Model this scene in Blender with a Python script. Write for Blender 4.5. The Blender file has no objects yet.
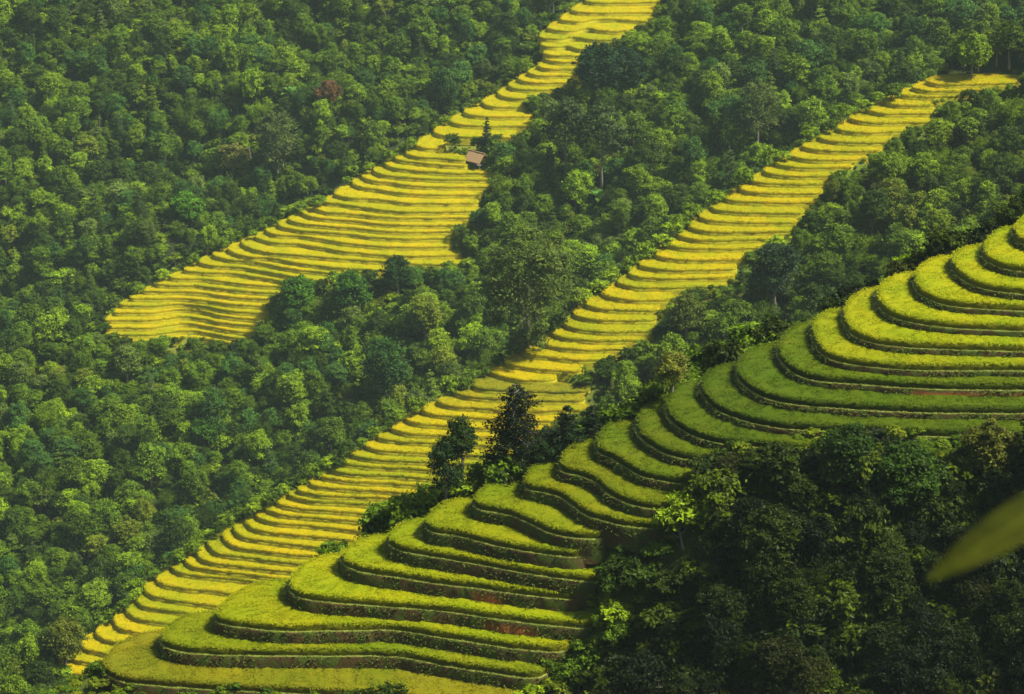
LEAF_TRANS = .3
SUN_DIR = (.56, -.12, .80); SUN = 4.8; SUN_ANGLE = 5.0; SKY = .07; EXPOSURE = 0.9
HAZE = 0.00011; HAZE_COL = (.62, .84, .74, 1); DENOISE = True
import bpy, math, random
import numpy as np
from mathutils import Vector, Matrix, Euler, noise as mnoise

R = math.radians
rng = np.random.default_rng(7)
random.seed(7)
scene = bpy.context.scene
COL = scene.collection

# ------------------------------------------------------------------ survey
# The hillsides are surveyed from the camera's standpoint: every terrace lies
# on its own level plane, so a sight line meets it in one point of the ground.
PITCH = R(22.0)
HFOV = R(20.0)
W, H = 1024, 694
FPX = (W / 2) / math.tan(HFOV / 2)
CP, SP = math.cos(PITCH), math.sin(PITCH)


def sight(px, py):
    a = (np.asarray(px, float) - W / 2) / FPX
    b = (H / 2 - np.asarray(py, float)) / FPX
    return np.stack([a, CP + b * SP, -SP + b * CP], -1)


def on_level(px, py, z):
    d = sight(px, py)
    return d * (z / d[..., 2])[..., None]


def project(p):
    p = np.asarray(p, float)
    f = p[..., 1] * CP - p[..., 2] * SP
    u = p[..., 1] * SP + p[..., 2] * CP
    return W / 2 + FPX * p[..., 0] / f, H / 2 - FPX * u / f, f


# near terraces, lowest first: (outer tip) then along the front edge
NEAR = [
 [(105,661),(109,667),(120,673),(145,677),(200,681),(300,686),(400,693),(505,700)],
 [(164,631),(165.5,638),(176,643),(200,646.5),(243,648),(320,648),(400,649),(450,659),(493,665),(530,671)],
 [(218,611),(220,615),(232,618.5),(250,620.5),(286,624),(350,623),(400,623),(450,631),(515,641),(556,645)],
 [(292,579),(293,585),(304,591),(330,595),(373,598),(438,603),(481,609),(515,614),(584,621)],
 [(344,553),(347,558),(362,564),(400,570),(438,576),(481,581),(515,586),(572,592)],
 [(391,533.5),(393,539),(403.5,544),(438,550),(481,557),(530,566),(592,575)],
 [(428,518),(432,524),(460,529),(492,537),(530,544),(573,550)],
 [(477,496),(479,501),(503,506),(515,509),(534,517),(551,525),(573,530),(597,531.5)],
 [(527,476),(528.6,481),(545,485),(562,490),(573,497),(588,508),(610,514.6),(631,519),(655,521)],
 [(563,457),(565,464),(584,469),(601,477),(610,486),(627,495),(653,501),(680,503)],
 [(599.6,438),(601,445),(614,451),(629,460.5),(644,469),(670,474.6),(700,477)],
 [(640,416),(641.3,427),(654,438.8),(669,447),(691,452),(730,456)],
 [(667.6,400),(671,410),(683,421.5),(700,430),(717,435),(741,438),(820,445),(929,450),(1010,450),(1130,452)],
 [(704,379),(706.5,389),(719.5,403),(741,412),(760.5,417),(793,422),(875,425),(918,428),(961,429.5),(1130,432)],
 [(740,362),(741,371),(754,384),(771,392),(793,396.5),(820,399),(918,405),(1007,406),(1130,408)],
 [(781,342),(782,351),(793,363.5),(806,370),(820,373.5),(875,378),(918,381),(1007,382.5),(1130,385)],
 [(815,322),(816.5,332),(825,347),(838,354),(875,360),(918,363),(1007,363),(1130,365)],
 [(846,308),(847.5,317),(855,327.5),(870.5,334.6),(907,340),(1007,343.5),(1130,347)],
 [(880,287),(881.5,298),(892,308.5),(911.6,315),(940,319.5),(1007,323),(1130,327)],
 [(917,272),(919.5,283.5),(933,293),(950.5,298.5),(1007,303),(1130,308)],
 [(954,255),(957,264),(970,275.5),(983,281),(1007,285.5),(1130,293)],
 [(986,244),(988.5,253),(998,259),(1009,262.5),(1130,275)],
 [(1017,226),(1019,233),(1030,239),(1130,254)],
]
# middle terraces, top first: tip, then points along the front edge
MID = [
 [(927,80),(950,83.5),(1005,82),(1050,80)], [(913,86),(941,90),(983,89)], [(898,92.5),(933,95.7),(971,95)],
 [(884,99.5),(908,104.4),(932,104)], [(867,108),(895,112.5),(931,112)], [(850,116.5),(880,121.3),(928,121)],
 [(837,127),(868,131),(910,130)], [(819,136),(853,141),(890,141)], [(803,145),(845,150),(878,150)],
 [(790,154),(828,159),(869,157)], [(775.5,161.5),(812,166.5),(850,166)], [(764,169.5),(800,175),(838,175)],
 [(750.5,178),(790,183),(824,183)], [(739,186.5),(773,192),(819,192)], [(724,196.5),(753,201),(816,201)],
 [(712,206),(745,211),(800,212)], [(700,215),(737,221),(795,221)], [(688.5,224),(721,230.7),(790,230)],
 [(678,233),(713,239),(789,237)], [(665,242),(705,247.6),(766,246.5)], [(654,252.5),(690,258.6),(745,258)],
 [(640,263),(680,269),(733,267.5)], [(629.6,272),(655,277.3),(731,276.5)], [(617.5,280),(653,286.6),(724,285)],
 [(602,290),(637,299),(670,298.5)], [(586,302),(621,309),(655,309)], [(574,311.5),(613,319),(652,319)],
 [(564,321.5),(601,330),(650,330)], [(552,330.5),(588,338.6),(645,339)], [(540,339),(580,348),(622,348)],
 [(522,350.5),(545,355),(572,358),(608,359)], [(505,360),(520,365),(545,368.6),(577,370)], [(488.5,369.5),(500,374),(520,378),(551,379)],
 [(473,384),(505,389),(540,390),(585,390)], [(455,389.5),(493,397),(540,399),(580,399)], [(438,399.5),(472,406),(527,409.4),(583,409)],
 [(422,407.5),(456,414.6),(537,419.5),(565,419.4)], [(406,416),(441,424),(480,426.7),(545,429)], [(392,426),(425,433),(480,435.6),(530,437)],
 [(378,434.5),(417,441),(480,443.5),(520,445)], [(366,443),(409,451),(480,454),(520,456)], [(351.5,452),(400,459),(490,464)],
 [(341,459.5),(400,466.5),(490,473)], [(332,467),(393,474.6),(490,482)], [(321.6,473.5),(385,481.5),(443,485.5),(490,489)],
 [(310.6,481),(377,489),(480,497)], [(298.5,487.8),(377,496),(470,504)], [(289,493.5),(340,501),(450,511)],
 [(277,500.5),(330,509),(440,519)], [(266,506),(320,516),(430,527)], [(257,513),(310,523.5),(410,535)],
 [(246,519.5),(264.6,529.5),(350,538.5),(390,542)], [(234,526),(255,538),(350,550),(380,553)], [(222.6,531.8),(245,547),(330,556),(370,560)],
 [(208,540),(228,553.5),(310,563),(345,567)], [(197,550),(215,561),(270,568),(330,574)], [(185,556.5),(203,567),(250,573),(320,581)],
 [(172,564),(191,573.5),(240,578),(300,588)], [(156,574.5),(172,585),(220,590),(270,597)], [(143,582.5),(161,596),(200,602),(240,608)],
 [(137,596),(155,607),(190,612),(225,618)], [(126.5,607),(144,618.5),(180,624),(210,630)], [(113.5,619),(132,630),(165,637),(195,643)],
 [(96,630),(116,640),(150,648),(180,653)], [(80,642),(100,651),(130,657),(160,664)], [(68,652),(88,661),(115,667),(145,673)],
 [(53,664),(75,672),(105,678),(130,684)],
]
# far terraces, top first
FAR = [
 [(598,-9),(620,-8),(668,-9)], [(585,0),(610,2),(662,1)], [(572,9.5),(600,12),(655,11)],
 [(560,19),(580,20.5),(598,18),(655,21)], [(547.6,27),(570,30),(588,27),(600,29.5),(644,30)], [(539,36),(560,38),(574,36),(590,38.5),(632,39)],
 [(541,44),(558,46),(566,45),(580,48.5),(605,48.5)], [(544,52),(562,54.5),(585,54.5)], [(546,58.5),(560,61),(583,61)], [(538,65),(555,68),(581,68)],
 [(527.7,71.4),(545,74.5),(578,74.5)], [(518,78),(536,81.5),(582,81.5)], [(508.7,84.6),(527,88.9),(560,88.5)],
 [(497.7,92),(517,97.3),(540,97)], [(482,101),(500,106),(525,106)], [(464,111),(490,115.5),(530,115.5)],
 [(450,119.5),(475,124.6),(535,125)], [(434,130.5),(455,135.5),(512,137)],
 [(415,144.5),(425,147),(441,147.5)], [(406,151),(435,157),(464.6,158.7)], [(394.5,156),(410,160.5),(435,163.4),(464.6,164.8)],
 [(385,162),(409,168.5),(444,171.5),(496,172)], [(373,168.5),(400,175.5),(444,178.3),(489,178.3)], [(362.5,174.5),(392,181.7),(418,184.8),(488,186)],
 [(352,180.5),(374.6,187.6),(409,192.6),(479,193.6)], [(335,192.5),(374,198),(409,201.7),(476,202)], [(324,200.5),(340,202.5),(392,210),(475,210)],
 [(313.5,205.7),(344,212),(392,216.4),(471.5,216.4)], [(302,211),(340,218.5),(392,223.3),(458.5,224)], [(289,217.5),(340,225.5),(392,230.3),(455,230.2)],
 [(278,222.4),(340,232),(392,237.4),(450,237.4)], [(266,228.8),(300,235),(340,241),(392,245.6),(450,245.6)], [(255.5,234.5),(300,243),(340,249.5),(392,254.6),(458,254.3)],
 [(241.6,240.5),(298,254),(380,260.5),(420,263),(470,263)], [(228,247),(270,257),(306.5,263.2),(363.6,268.4),(410,271)],
 [(213,252.7),(250,260),(290,267.5),(340,273),(370,276)], [(198,260.3),(240,266),(280,273),(320,280)], [(184,269),(230,272),(270,278),(300,284)],
 [(169,276),(207,278),(250,283.5),(286,286)], [(155,283),(200,284.5),(240,289.5),(280,292)], [(143,290),(190,290.5),(235,296),(274,298)],
 [(131,297),(188,297.5),(234,303),(271,305.5)], [(120,303.5),(150,304.5),(188,303),(234,310),(268,312.5)],
 [(115,311),(150,311.5),(188,308),(225,315),(264,319)], [(104.6,319),(150,319),(188,315.5),(225,322),(258,325)],
 [(100,326),(150,326.5),(188,322),(225,328.5),(254,331.5)], [(103,333),(150,333.5),(188,329),(225,335),(249,338)], [(105,339.5),(150,340),(188,336.5),(225,341),(240,343)],
]


def smooth_curve(pts, n=10):
    p = np.array(pts, float)
    a = np.vstack([2 * p[0] - p[1], p, 2 * p[-1] - p[-2]])
    out = []
    for i in range(1, len(a) - 2):
        p0, p1, p2, p3 = a[i - 1], a[i], a[i + 1], a[i + 2]
        k = np.sqrt(np.linalg.norm(p2 - p1)) + 1e-6
        t1 = np.sqrt(np.linalg.norm(p1 - p0)) + 1e-6
        t3 = np.sqrt(np.linalg.norm(p3 - p2)) + 1e-6
        # centripetal tangents
        m1 = k * ((p1 - p0) / t1 - (p2 - p0) / (t1 + k) + (p2 - p1) / k)
        m2 = k * ((p2 - p1) / k - (p3 - p1) / (k + t3) + (p3 - p2) / t3)
        t = np.linspace(0, 1, n, endpoint=False)[:, None]
        out.append((2*t**3-3*t**2+1)*p1 + (t**3-2*t**2+t)*m1 + (-2*t**3+3*t**2)*p2 + (t**3-t**2)*m2)
    out.append(p[-1:])
    return np.vstack(out)


def resample(p, step):
    d = np.r_[0, np.cumsum(np.linalg.norm(np.diff(p, axis=0), axis=1))]
    n = max(4, int(d[-1] / step) + 1)
    s = np.linspace(0, d[-1], n)
    return np.stack([np.interp(s, d, p[:, k]) for k in range(p.shape[1])], -1)


class Flight:
    """one flight of terraces; levels are stored lowest first"""
    def __init__(self, rows, z_low, step, back, ds, ext, wav):
        self.levels = []
        n = len(rows)
        steps = [step(i) if callable(step) else step for i in range(n)]   # rise up to each level
        self.hs = steps
        zs = [z_low + sum(steps[1:i + 1]) for i in range(n)]
        self.z = zs
        for i, row in enumerate(rows):
            tip = np.array(row[0], float)
            nxt = np.array(rows[i + 1][0], float) if i + 1 < n else tip + (tip - np.array(rows[i - 1][0], float))
            dv = nxt - tip
            if dv[0] < 6: dv[0] = 6
            bp = [tip + dv * np.array(f) for f in back]
            fr = [tuple(q) for q in row[1:]]
            if len(row[1:]) and row[1][0] - tip[0] > 14:     # rounded nose
                dx = row[1][0] - tip[0]; dy = row[1][1] - tip[1]
                fr = [(tip[0] + 1.2, tip[1] + .22 * dy), (tip[0] + .18 * dx, tip[1] + .52 * dy), (tip[0] + .45 * dx, tip[1] + .8 * dy)] + fr
            pa = smooth_curve([tuple(b) for b in bp[::-1]] + [tuple(tip)], 6)
            pb = smooth_curve([tuple(tip)] + fr, 12)
            A = on_level(pa[:, 0], pa[:, 1], zs[i])[:, :2]
            B = on_level(pb[:, 0], pb[:, 1], zs[i])[:, :2]
            # behind the crest the edge runs on along the far flank
            d = A[0] - A[2]; d /= np.linalg.norm(d) + 1e-9
            d = d * .5 + np.array([.85, .25]); d /= np.linalg.norm(d)
            A = np.vstack([A[0] + d * ext, A[0] + d * ext * .5, A])
            # the open end of the step is rounded into the slope
            e = B[-1] - B[-4]; e /= np.linalg.norm(e) + 1e-9
            up = np.array([-e[1], e[0]])
            B = np.vstack([B, B[-1] + e * .5 + up * .35, B[-1] + e * .75 + up * 1.1, B[-1] + e * .7 + up * 2.6])
            A, B = resample(A, ds), resample(B, ds)
            if wav:
                for C in (A, B):
                    for q in range(len(C)):
                        v = Vector((C[q, 0] * .22, C[q, 1] * .22, i * .35 + z_low))
                        C[q, 1] += wav * mnoise.noise(v)
                        C[q, 1] += wav * .4 * mnoise.noise(v * 4.1)
                B[0] = A[-1]
            self.levels.append((A, B))
        self.tips = np.array([np.r_[B[0], z] for (A, B), z in zip(self.levels, zs)])
        pts = []
        for (A, B), z, st in zip(self.levels, zs, steps):
            q = B[::max(1, int(2.5 / ds))]
            pts.append(np.c_[q, np.full(len(q), z - st * .5)])
        self.pts = np.vstack(pts)


near = Flight(NEAR, -94.5, lambda i: 1.32 if i < 7 else 1.32 - (i - 6) * .065 if i < 14 else .86, [(.08, .25), (.3, .65), (.62, .9), (1.0, 1.0)], .45, 9, .12)
mid = Flight(MID[::-1], -210.0, .9, [(.15, .3), (.45, .6), (1.1, .8)], .8, 12, .3)
far = Flight(FAR[::-1], -239.0, 1.1, [(.15, .3), (.45, .6), (1.1, .8)], 1.0, 14, .35)


class Face:
    """smooth hill face: a plane plus a local correction through the terraces"""
    def __init__(self, fl, sig, plane=None, left=(1, .3), right=(1, .2)):
        P = fl.pts
        if plane is None:
            A = np.c_[np.ones(len(P)), P[:, 0], P[:, 1]]
            co = np.linalg.lstsq(A, P[:, 2], rcond=None)[0]
        else:
            c, b = plane
            co = np.array([np.mean(P[:, 2] - c * P[:, 0] - b * P[:, 1]), c, b])
        self.co = co
        Q = P[::max(1, len(P) // 420)]
        res = Q[:, 2] - (co[0] + co[1] * Q[:, 0] + co[2] * Q[:, 1])
        K = np.exp(-((Q[:, None, :2] - Q[None, :, :2]) ** 2).sum(-1) / (2 * sig ** 2))
        self.w = np.linalg.solve(K + .08 * np.eye(len(Q)), res)
        self.Q, self.sig = Q, sig
        t = fl.tips[np.argsort(fl.tips[:, 0])]
        xs, ys = t[:, 0], t[:, 1]
        xs = np.r_[xs[0] - 200, xs, xs[-1] + 200]
        ys = np.r_[ys[0] - left[1] * 200, ys, ys[-1] + right[1] * 200]
        self.cx, self.cy = xs, ys

    def plane(self, x, y):
        return self.co[0] + self.co[1] * x + self.co[2] * y

    def face(self, x, y):
        z = self.plane(x, y).ravel()
        X = np.stack([np.ravel(x), np.ravel(y)], -1)
        out = np.zeros(len(X))
        for s in range(0, len(X), 20000):
            q = X[s:s + 20000]
            d2 = ((q[:, None] - self.Q[None, :, :2]) ** 2).sum(-1)
            out[s:s + 20000] = np.exp(-d2 / (2 * self.sig ** 2)) @ self.w
        return (z + out).reshape(np.shape(x))

    def crest(self, x):
        return np.interp(x, self.cx, self.cy)

# ------------------------------------------------------------------ terrain
F3 = Face(near, 7.0, left=(1, .55), right=(1, .45))
F2 = Face(mid, 14.0, left=(1, .62), right=(1, .5))
F1 = Face(far, 16.0, left=(1, .5), right=(1, .9))


def hill_noise(x, y, s, a):
    x, y = np.broadcast_arrays(np.asarray(x, float), np.asarray(y, float))
    out = np.zeros(x.shape)
    r = np.random.default_rng(5)
    for k in range(7):
        th = r.uniform(0, math.pi); f = 2 * math.pi / (s * r.uniform(.5, 1.6)); ph = r.uniform(0, 6.28)
        out += np.sin((x * math.cos(th) + y * math.sin(th)) * f + ph)
    return a * out / 2.6


def spur(F, x, y, drop):
    yc = F.crest(x)
    over = np.maximum(0, y - yc)
    return F.face(x, np.minimum(y, yc)) - drop * over * over / (over + 3.0)


def ground_parts(x, y):
    x = np.asarray(x, float); y = np.asarray(y, float)
    s3 = spur(F3, x, y, .85)
    s2 = spur(F2, x, y, .75)
    s1 = spur(F1, x, y, .45)
    back = -262 + .50 * (y - 700) + .05 * (x + 60) + hill_noise(x, y, 90, 6)
    shelf = np.maximum(-1.75 - .9 * np.maximum(0, y - .6), -420)
    return s3, s2, s1, back, shelf


def ground(x, y, noisy=True):
    return np.maximum.reduce(ground_parts(x, y))


def in_poly(x, y, poly):
    x = np.asarray(x, float); y = np.asarray(y, float)
    poly = np.asarray(poly, float)
    ins = np.zeros(x.shape, bool)
    j = len(poly) - 1
    for i in range(len(poly)):
        xi, yi = poly[i]; xj, yj = poly[j]
        if yi != yj:
            c = ((yi > y) != (yj > y)) & (x < (xj - xi) * (y - yi) / (yj - yi) + xi)
            ins ^= c
        j = i
    return ins


def plan_poly(fl):
    tips = [B[0] for A, B in fl.levels]
    ends = [B[-3] for A, B in fl.levels]
    low = [tuple(p) for p in fl.levels[0][1][::3]]
    top = [tuple(p) for p in fl.levels[-1][1][::3]]
    return np.array(low + [tuple(e) for e in ends[1:-1]] + top[::-1] + [tuple(t) for t in tips[1:-1]][::-1])


def plan_poly_wide(fl, d):
    tips = [B[0] + d for A, B in fl.levels]
    ends = [B[-3] for A, B in fl.levels]
    low = [tuple(p) for p in fl.levels[0][1][::3]]
    return np.array(low + [tuple(e) for e in ends[1:]] + [tuple(ends[-1] + np.array([0, 8]))] + [tuple(t) for t in tips][::-1])


WIDE = [plan_poly_wide(near, np.array([-.5, 3.6])), plan_poly_wide(mid, np.array([-1., 4.])), plan_poly_wide(far, np.array([-1., 4.]))]
POLY3, POLY2, POLY1 = plan_poly(near), plan_poly(mid), plan_poly(far)


def in_terraces(x, y):
    return in_poly(x, y, POLY3) | in_poly(x, y, POLY2) | in_poly(x, y, POLY1)


# ------------------------------------------------------------------ helpers
def mesh_np(name, V, loops, starts, mats, mat_idx=None, smooth=False, attrs=None):
    V = np.asarray(V, np.float32)
    loops = np.asarray(loops, np.int32).ravel(); starts = np.asarray(starts, np.int32)
    me = bpy.data.meshes.new(name)
    me.vertices.add(len(V)); me.vertices.foreach_set('co', V.ravel())
    me.loops.add(len(loops)); me.loops.foreach_set('vertex_index', loops)
    me.polygons.add(len(starts)); me.polygons.foreach_set('loop_start', starts)
    if mat_idx is not None:
        me.polygons.foreach_set('material_index', np.asarray(mat_idx, np.int32))
    me.polygons.foreach_set('use_smooth', np.full(len(starts), smooth) if np.isscalar(smooth) else np.asarray(smooth))
    for m in mats: me.materials.append(m)
    for an, (typ, dom, data) in (attrs or {}).items():
        a = me.attributes.new(an, typ, dom)
        data = np.asarray(data, np.float32)
        a.data.foreach_set('value' if typ == 'FLOAT' else ('color' if typ == 'FLOAT_COLOR' else 'vector'), data.ravel())
    me.update(calc_edges=True); me.validate()
    return me


class Shape:
    """collects faces into one mesh"""
    def __init__(self):
        self.v = []; self.l = []; self.n = []; self.mi = []; self.var = []; self.nv = 0; self.sm = []

    def add(self, V, faces, mi=0, var=None, smooth=False):
        V = np.asarray(V, float); faces = np.asarray(faces, int)
        self.v.append(V); self.l.append((faces + self.nv).ravel())
        k = len(faces)
        self.n.append(np.full(k, faces.shape[1])); self.mi.append(np.full(k, mi))
        self.var.append(np.full(k, .5) if var is None else np.asarray(var, float))
        self.sm.append(np.full(k, smooth))
        self.nv += len(V)

    def grid(self, G, mi=0, var=None, smooth=True, flip=False):
        """G: rows x cols x 3"""
        r, c = G.shape[:2]
        i = np.arange(r * c).reshape(r, c)
        q = np.stack([i[:-1, :-1], i[:-1, 1:], i[1:, 1:], i[1:, :-1]], -1).reshape(-1, 4)
        if flip: q = q[:, ::-1]
        self.add(G.reshape(-1, 3), q, mi, var, smooth)

    def tube(self, pts, radii, n=7, mi=0):
        pts = [Vector(p) for p in pts]
        rows = []
        for i, p in enumerate(pts):
            d = (pts[min(i + 1, len(pts) - 1)] - pts[max(i - 1, 0)]).normalized()
            a = d.orthogonal().normalized(); b = d.cross(a)
            if rows and False: pass
            ref = Vector((1, .13, .07)); a = (ref - d * ref.dot(d)).normalized(); b = d.cross(a)
            rows.append([p + (a * math.cos(t) + b * math.sin(t)) * radii[i] for t in np.linspace(0, 2 * math.pi, n + 1)])
        self.grid(np.array(rows), mi)
        self.add(np.array([rows[-1][k] for k in range(n)]), [list(range(n))], mi)

    def box(self, c, s, rot=None, mi=0):
        x, y, z = np.array(s) / 2
        V = np.array([(a, b, d) for a in (-x, x) for b in (-y, y) for d in (-z, z)])
        if rot is not None: V = V @ np.array(rot.to_3x3()).T
        V = V + np.array(c)
        self.add(V, [(0, 1, 3, 2), (4, 6, 7, 5), (0, 4, 5, 1), (2, 3, 7, 6), (0, 2, 6, 4), (1, 5, 7, 3)], mi)

    def blades(self, P, size, up=.6, width=.3, mi=0, r=None, n=2, lean=.5):
        """P: bases. Little two-sided leaf blades standing on the surface"""
        r = r or rng
        for _ in range(n):
            k = len(P)
            th = r.uniform(0, 2 * math.pi, k); L = size * r.uniform(.6, 1.3, k)
            d = np.stack([np.cos(th), np.sin(th), np.zeros(k)], -1)
            s = np.stack([-np.sin(th), np.cos(th), np.zeros(k)], -1)
            ln = lean * r.uniform(.3, 1.4, k)
            base = P + d * (L * .1)[:, None]
            midp = base + d * (ln * L * .35)[:, None] + np.array([0, 0, 1.]) * (L * .65)[:, None]
            tip = base + d * (ln * L * 1.1)[:, None] + np.array([0, 0, 1.]) * (L * (1.0 - .35 * ln))[:, None]
            w = (L * width)[:, None] * .5
            V = np.stack([base, midp + s * w, tip, midp - s * w], 1).reshape(-1, 3)
            f = np.arange(4 * k).reshape(k, 4)
            self.add(V, f, mi, r.uniform(0, 1, k))

    def leaves(self, P, N, size, mi=0, r=None, aspect=.55, droop=.2):
        """leaf-shaped quads at P facing N"""
        r = r or rng
        k = len(P)
        N = N / (np.linalg.norm(N, axis=1, keepdims=True) + 1e-9)
        t = r.normal(size=(k, 3)); t -= (t * N).sum(1, keepdims=True) * N
        t /= np.linalg.norm(t, axis=1, keepdims=True) + 1e-9
        b = np.cross(N, t)
        L = size * r.uniform(.65, 1.35, k)[:, None]
        w = L * aspect
        V = np.stack([P - t * L * .5, P + b * w * .5 - N * L * .05, P + t * L * .5 - N * L * droop, P - b * w * .5 - N * L * .05], 1).reshape(-1, 3)
        self.add(V, np.arange(4 * k).reshape(k, 4), mi, r.uniform(0, 1, k))

    def mesh(self, name, mats, attrs=None):
        n = np.concatenate(self.n)
        st = np.r_[0, np.cumsum(n)[:-1]]
        a = {'var': ('FLOAT', 'FACE', np.concatenate(self.var))}
        a.update(attrs or {})
        return mesh_np(name, np.vstack(self.v), np.concatenate(self.l), st, mats, np.concatenate(self.mi), np.concatenate(self.sm), a)


def link(name, me, parent=None, loc=None):
    o = bpy.data.objects.new(name, me); COL.objects.link(o)
    if parent is not None: o.parent = parent
    if loc is not None: o.location = loc
    return o


def thing(name, label, cat, loc=(0, 0, 0), group=None, rz=0.0):
    o = bpy.data.objects.new(name, None); COL.objects.link(o)
    o.location = loc; o.rotation_euler = (0, 0, rz)
    o['label'] = label; o['category'] = cat
    o.empty_display_size = .5
    if group: o['group'] = group
    return o


# ------------------------------------------------------------------ materials
def new_mat(name):
    m = bpy.data.materials.new(name); m.use_nodes = True
    nt = m.node_tree; nt.nodes.clear()
    out = nt.nodes.new('ShaderNodeOutputMaterial')
    return m, nt, out


def nd(nt, typ, **kw):
    n = nt.nodes.new(typ)
    for k, v in kw.items():
        if k.startswith('i_'): n.inputs[k[2:].replace('_', ' ')].default_value = v
        else: setattr(n, k, v)
    return n


def mixc(nt, fac, a, b, mode='MIX'):
    n = nt.nodes.new('ShaderNodeMix'); n.data_type = 'RGBA'; n.blend_type = mode
    for sock, v in ((n.inputs[0], fac), (n.inputs[6], a), (n.inputs[7], b)):
        if hasattr(v, 'links') or isinstance(v, bpy.types.NodeSocket): nt.links.new(v, sock)
        else: sock.default_value = v if not isinstance(v, tuple) else (*v, 1)[:4]
    return n.outputs[2]


def ramp(nt, sock, lo, hi, a=0.0, b=1.0):
    n = nt.nodes.new('ShaderNodeMapRange'); n.clamp = True
    n.inputs[1].default_value = lo; n.inputs[2].default_value = hi
    n.inputs[3].default_value = a; n.inputs[4].default_value = b
    nt.links.new(sock, n.inputs[0]); return n.outputs[0]


def noise_n(nt, scale, detail=3, rough=.6, vec=None):
    n = nt.nodes.new('ShaderNodeTexNoise'); n.inputs['Scale'].default_value = scale
    n.inputs['Detail'].default_value = detail; n.inputs['Roughness'].default_value = rough
    if vec is not None: nt.links.new(vec, n.inputs['Vector'])
    return n.outputs['Fac']


def geo_pos(nt):
    return nt.nodes.new('ShaderNodeNewGeometry').outputs['Position']


def leafy(nt, out, col, trans=.3, rough=.55, spec=.25):
    p = nt.nodes.new('ShaderNodeBsdfPrincipled')
    p.inputs['Roughness'].default_value = rough; p.inputs['Specular IOR Level'].default_value = spec
    t = nt.nodes.new('ShaderNodeBsdfTranslucent')
    mx = nt.nodes.new('ShaderNodeMixShader'); mx.inputs[0].default_value = trans
    nt.links.new(col, p.inputs['Base Color']); nt.links.new(col, t.inputs['Color'])
    nt.links.new(p.outputs[0], mx.inputs[1]); nt.links.new(t.outputs[0], mx.inputs[2])
    nt.links.new(mx.outputs[0], out.inputs['Surface'])


def tint_attr(nt):
    a = nt.nodes.new('ShaderNodeAttribute'); a.attribute_type = 'INSTANCER'; a.attribute_name = 'tint'
    return a.outputs['Color']


def var_attr(nt, name='var'):
    a = nt.nodes.new('ShaderNodeAttribute'); a.attribute_type = 'GEOMETRY'; a.attribute_name = name
    return a.outputs['Fac']


def mat_leaf(name, trans=.28, spec=.3):
    m, nt, out = new_mat(name)
    t = tint_attr(nt); v = var_attr(nt)
    dark = mixc(nt, 1.0, t, (.38, .46, .5), 'MULTIPLY')
    lite = mixc(nt, 1.0, t, (1.75, 1.85, 1.0), 'MULTIPLY')
    c = mixc(nt, v, dark, lite)
    leafy(nt, out, c, trans, .5, spec)
    return m


def mat_bark():
    m, nt, out = new_mat('bark')
    g = noise_n(nt, 6, 5, .7, geo_pos(nt))
    c = mixc(nt, g, (.09, .075, .05), (.30, .26, .20))
    p = nd(nt, 'ShaderNodeBsdfPrincipled'); p.inputs['Roughness'].default_value = .85
    nt.links.new(c, p.inputs['Base Color']); nt.links.new(p.outputs[0], out.inputs['Surface'])
    return m


def mat_rice():
    """rice standing in the terraces; each terrace carries its ripeness, on the near hill also cloud shade, as 'tint' (colour) """
    m, nt, out = new_mat('rice')
    pos = geo_pos(nt)
    t = tint_attr(nt)
    v = var_attr(nt)
    n1 = noise_n(nt, .22, 5, .65, pos); n2 = noise_n(nt, 4.0, 3, .7, pos)
    c = mixc(nt, ramp(nt, n1, .38, .66, 0, .8), t, mixc(nt, 1.0, t, (.62, .86, .8), 'MULTIPLY'))
    c = mixc(nt, ramp(nt, n2, .35, .7), mixc(nt, 1.0, c, (.78, .8, .8), 'MULTIPLY'), mixc(nt, 1.0, c, (1.12, 1.08, 1.0), 'MULTIPLY'))
    c = mixc(nt, v, mixc(nt, 1.0, c, (.86, .9, .9), 'MULTIPLY'), mixc(nt, 1.0, c, (1.16, 1.12, 1.1), 'MULTIPLY'))
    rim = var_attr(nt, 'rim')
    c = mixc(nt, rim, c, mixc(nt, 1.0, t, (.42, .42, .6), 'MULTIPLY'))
    leafy(nt, out, c, .4, .6, .1)
    return m


def mat_bank(name, earth, green, amount, scale):
    m, nt, out = new_mat(name)
    pos = geo_pos(nt)
    n1 = noise_n(nt, scale, 4, .65, pos); n2 = noise_n(nt, scale * 7, 3, .7, pos)
    e = mixc(nt, n2, tuple(x * .55 for x in earth), tuple(x * 1.5 for x in earth))
    g = mixc(nt, n2, tuple(x * .55 for x in green), tuple(x * 1.5 for x in green))
    c = mixc(nt, ramp(nt, n1, amount - .07, amount + .07), e, g)
    c = mixc(nt, var_attr(nt, 'red'), c, mixc(nt, n2, (.26, .065, .022), (.48, .15, .05)))
    p = nd(nt, 'ShaderNodeBsdfPrincipled'); p.inputs['Roughness'].default_value = .9
    p.inputs['Specular IOR Level'].default_value = .1
    b = nd(nt, 'ShaderNodeBump'); b.inputs['Strength'].default_value = .6; b.inputs['Distance'].default_value = .08
    nt.links.new(n2, b.inputs['Height']); nt.links.new(b.outputs[0], p.inputs['Normal'])
    nt.links.new(c, p.inputs['Base Color']); nt.links.new(p.outputs[0], out.inputs['Surface'])
    return m


def mat_plain_leaf(name, a, b, trans=.2, scale=2.0):
    m, nt, out = new_mat(name)
    n = noise_n(nt, scale, 4, .65, geo_pos(nt)); v = var_attr(nt)
    c = mixc(nt, n, a, b)
    c = mixc(nt, v, mixc(nt, 1.0, c, (.6, .65, .7), 'MULTIPLY'), mixc(nt, 1.0, c, (1.4, 1.3, 1.1), 'MULTIPLY'))
    leafy(nt, out, c, trans, .6, .2)
    return m


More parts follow.
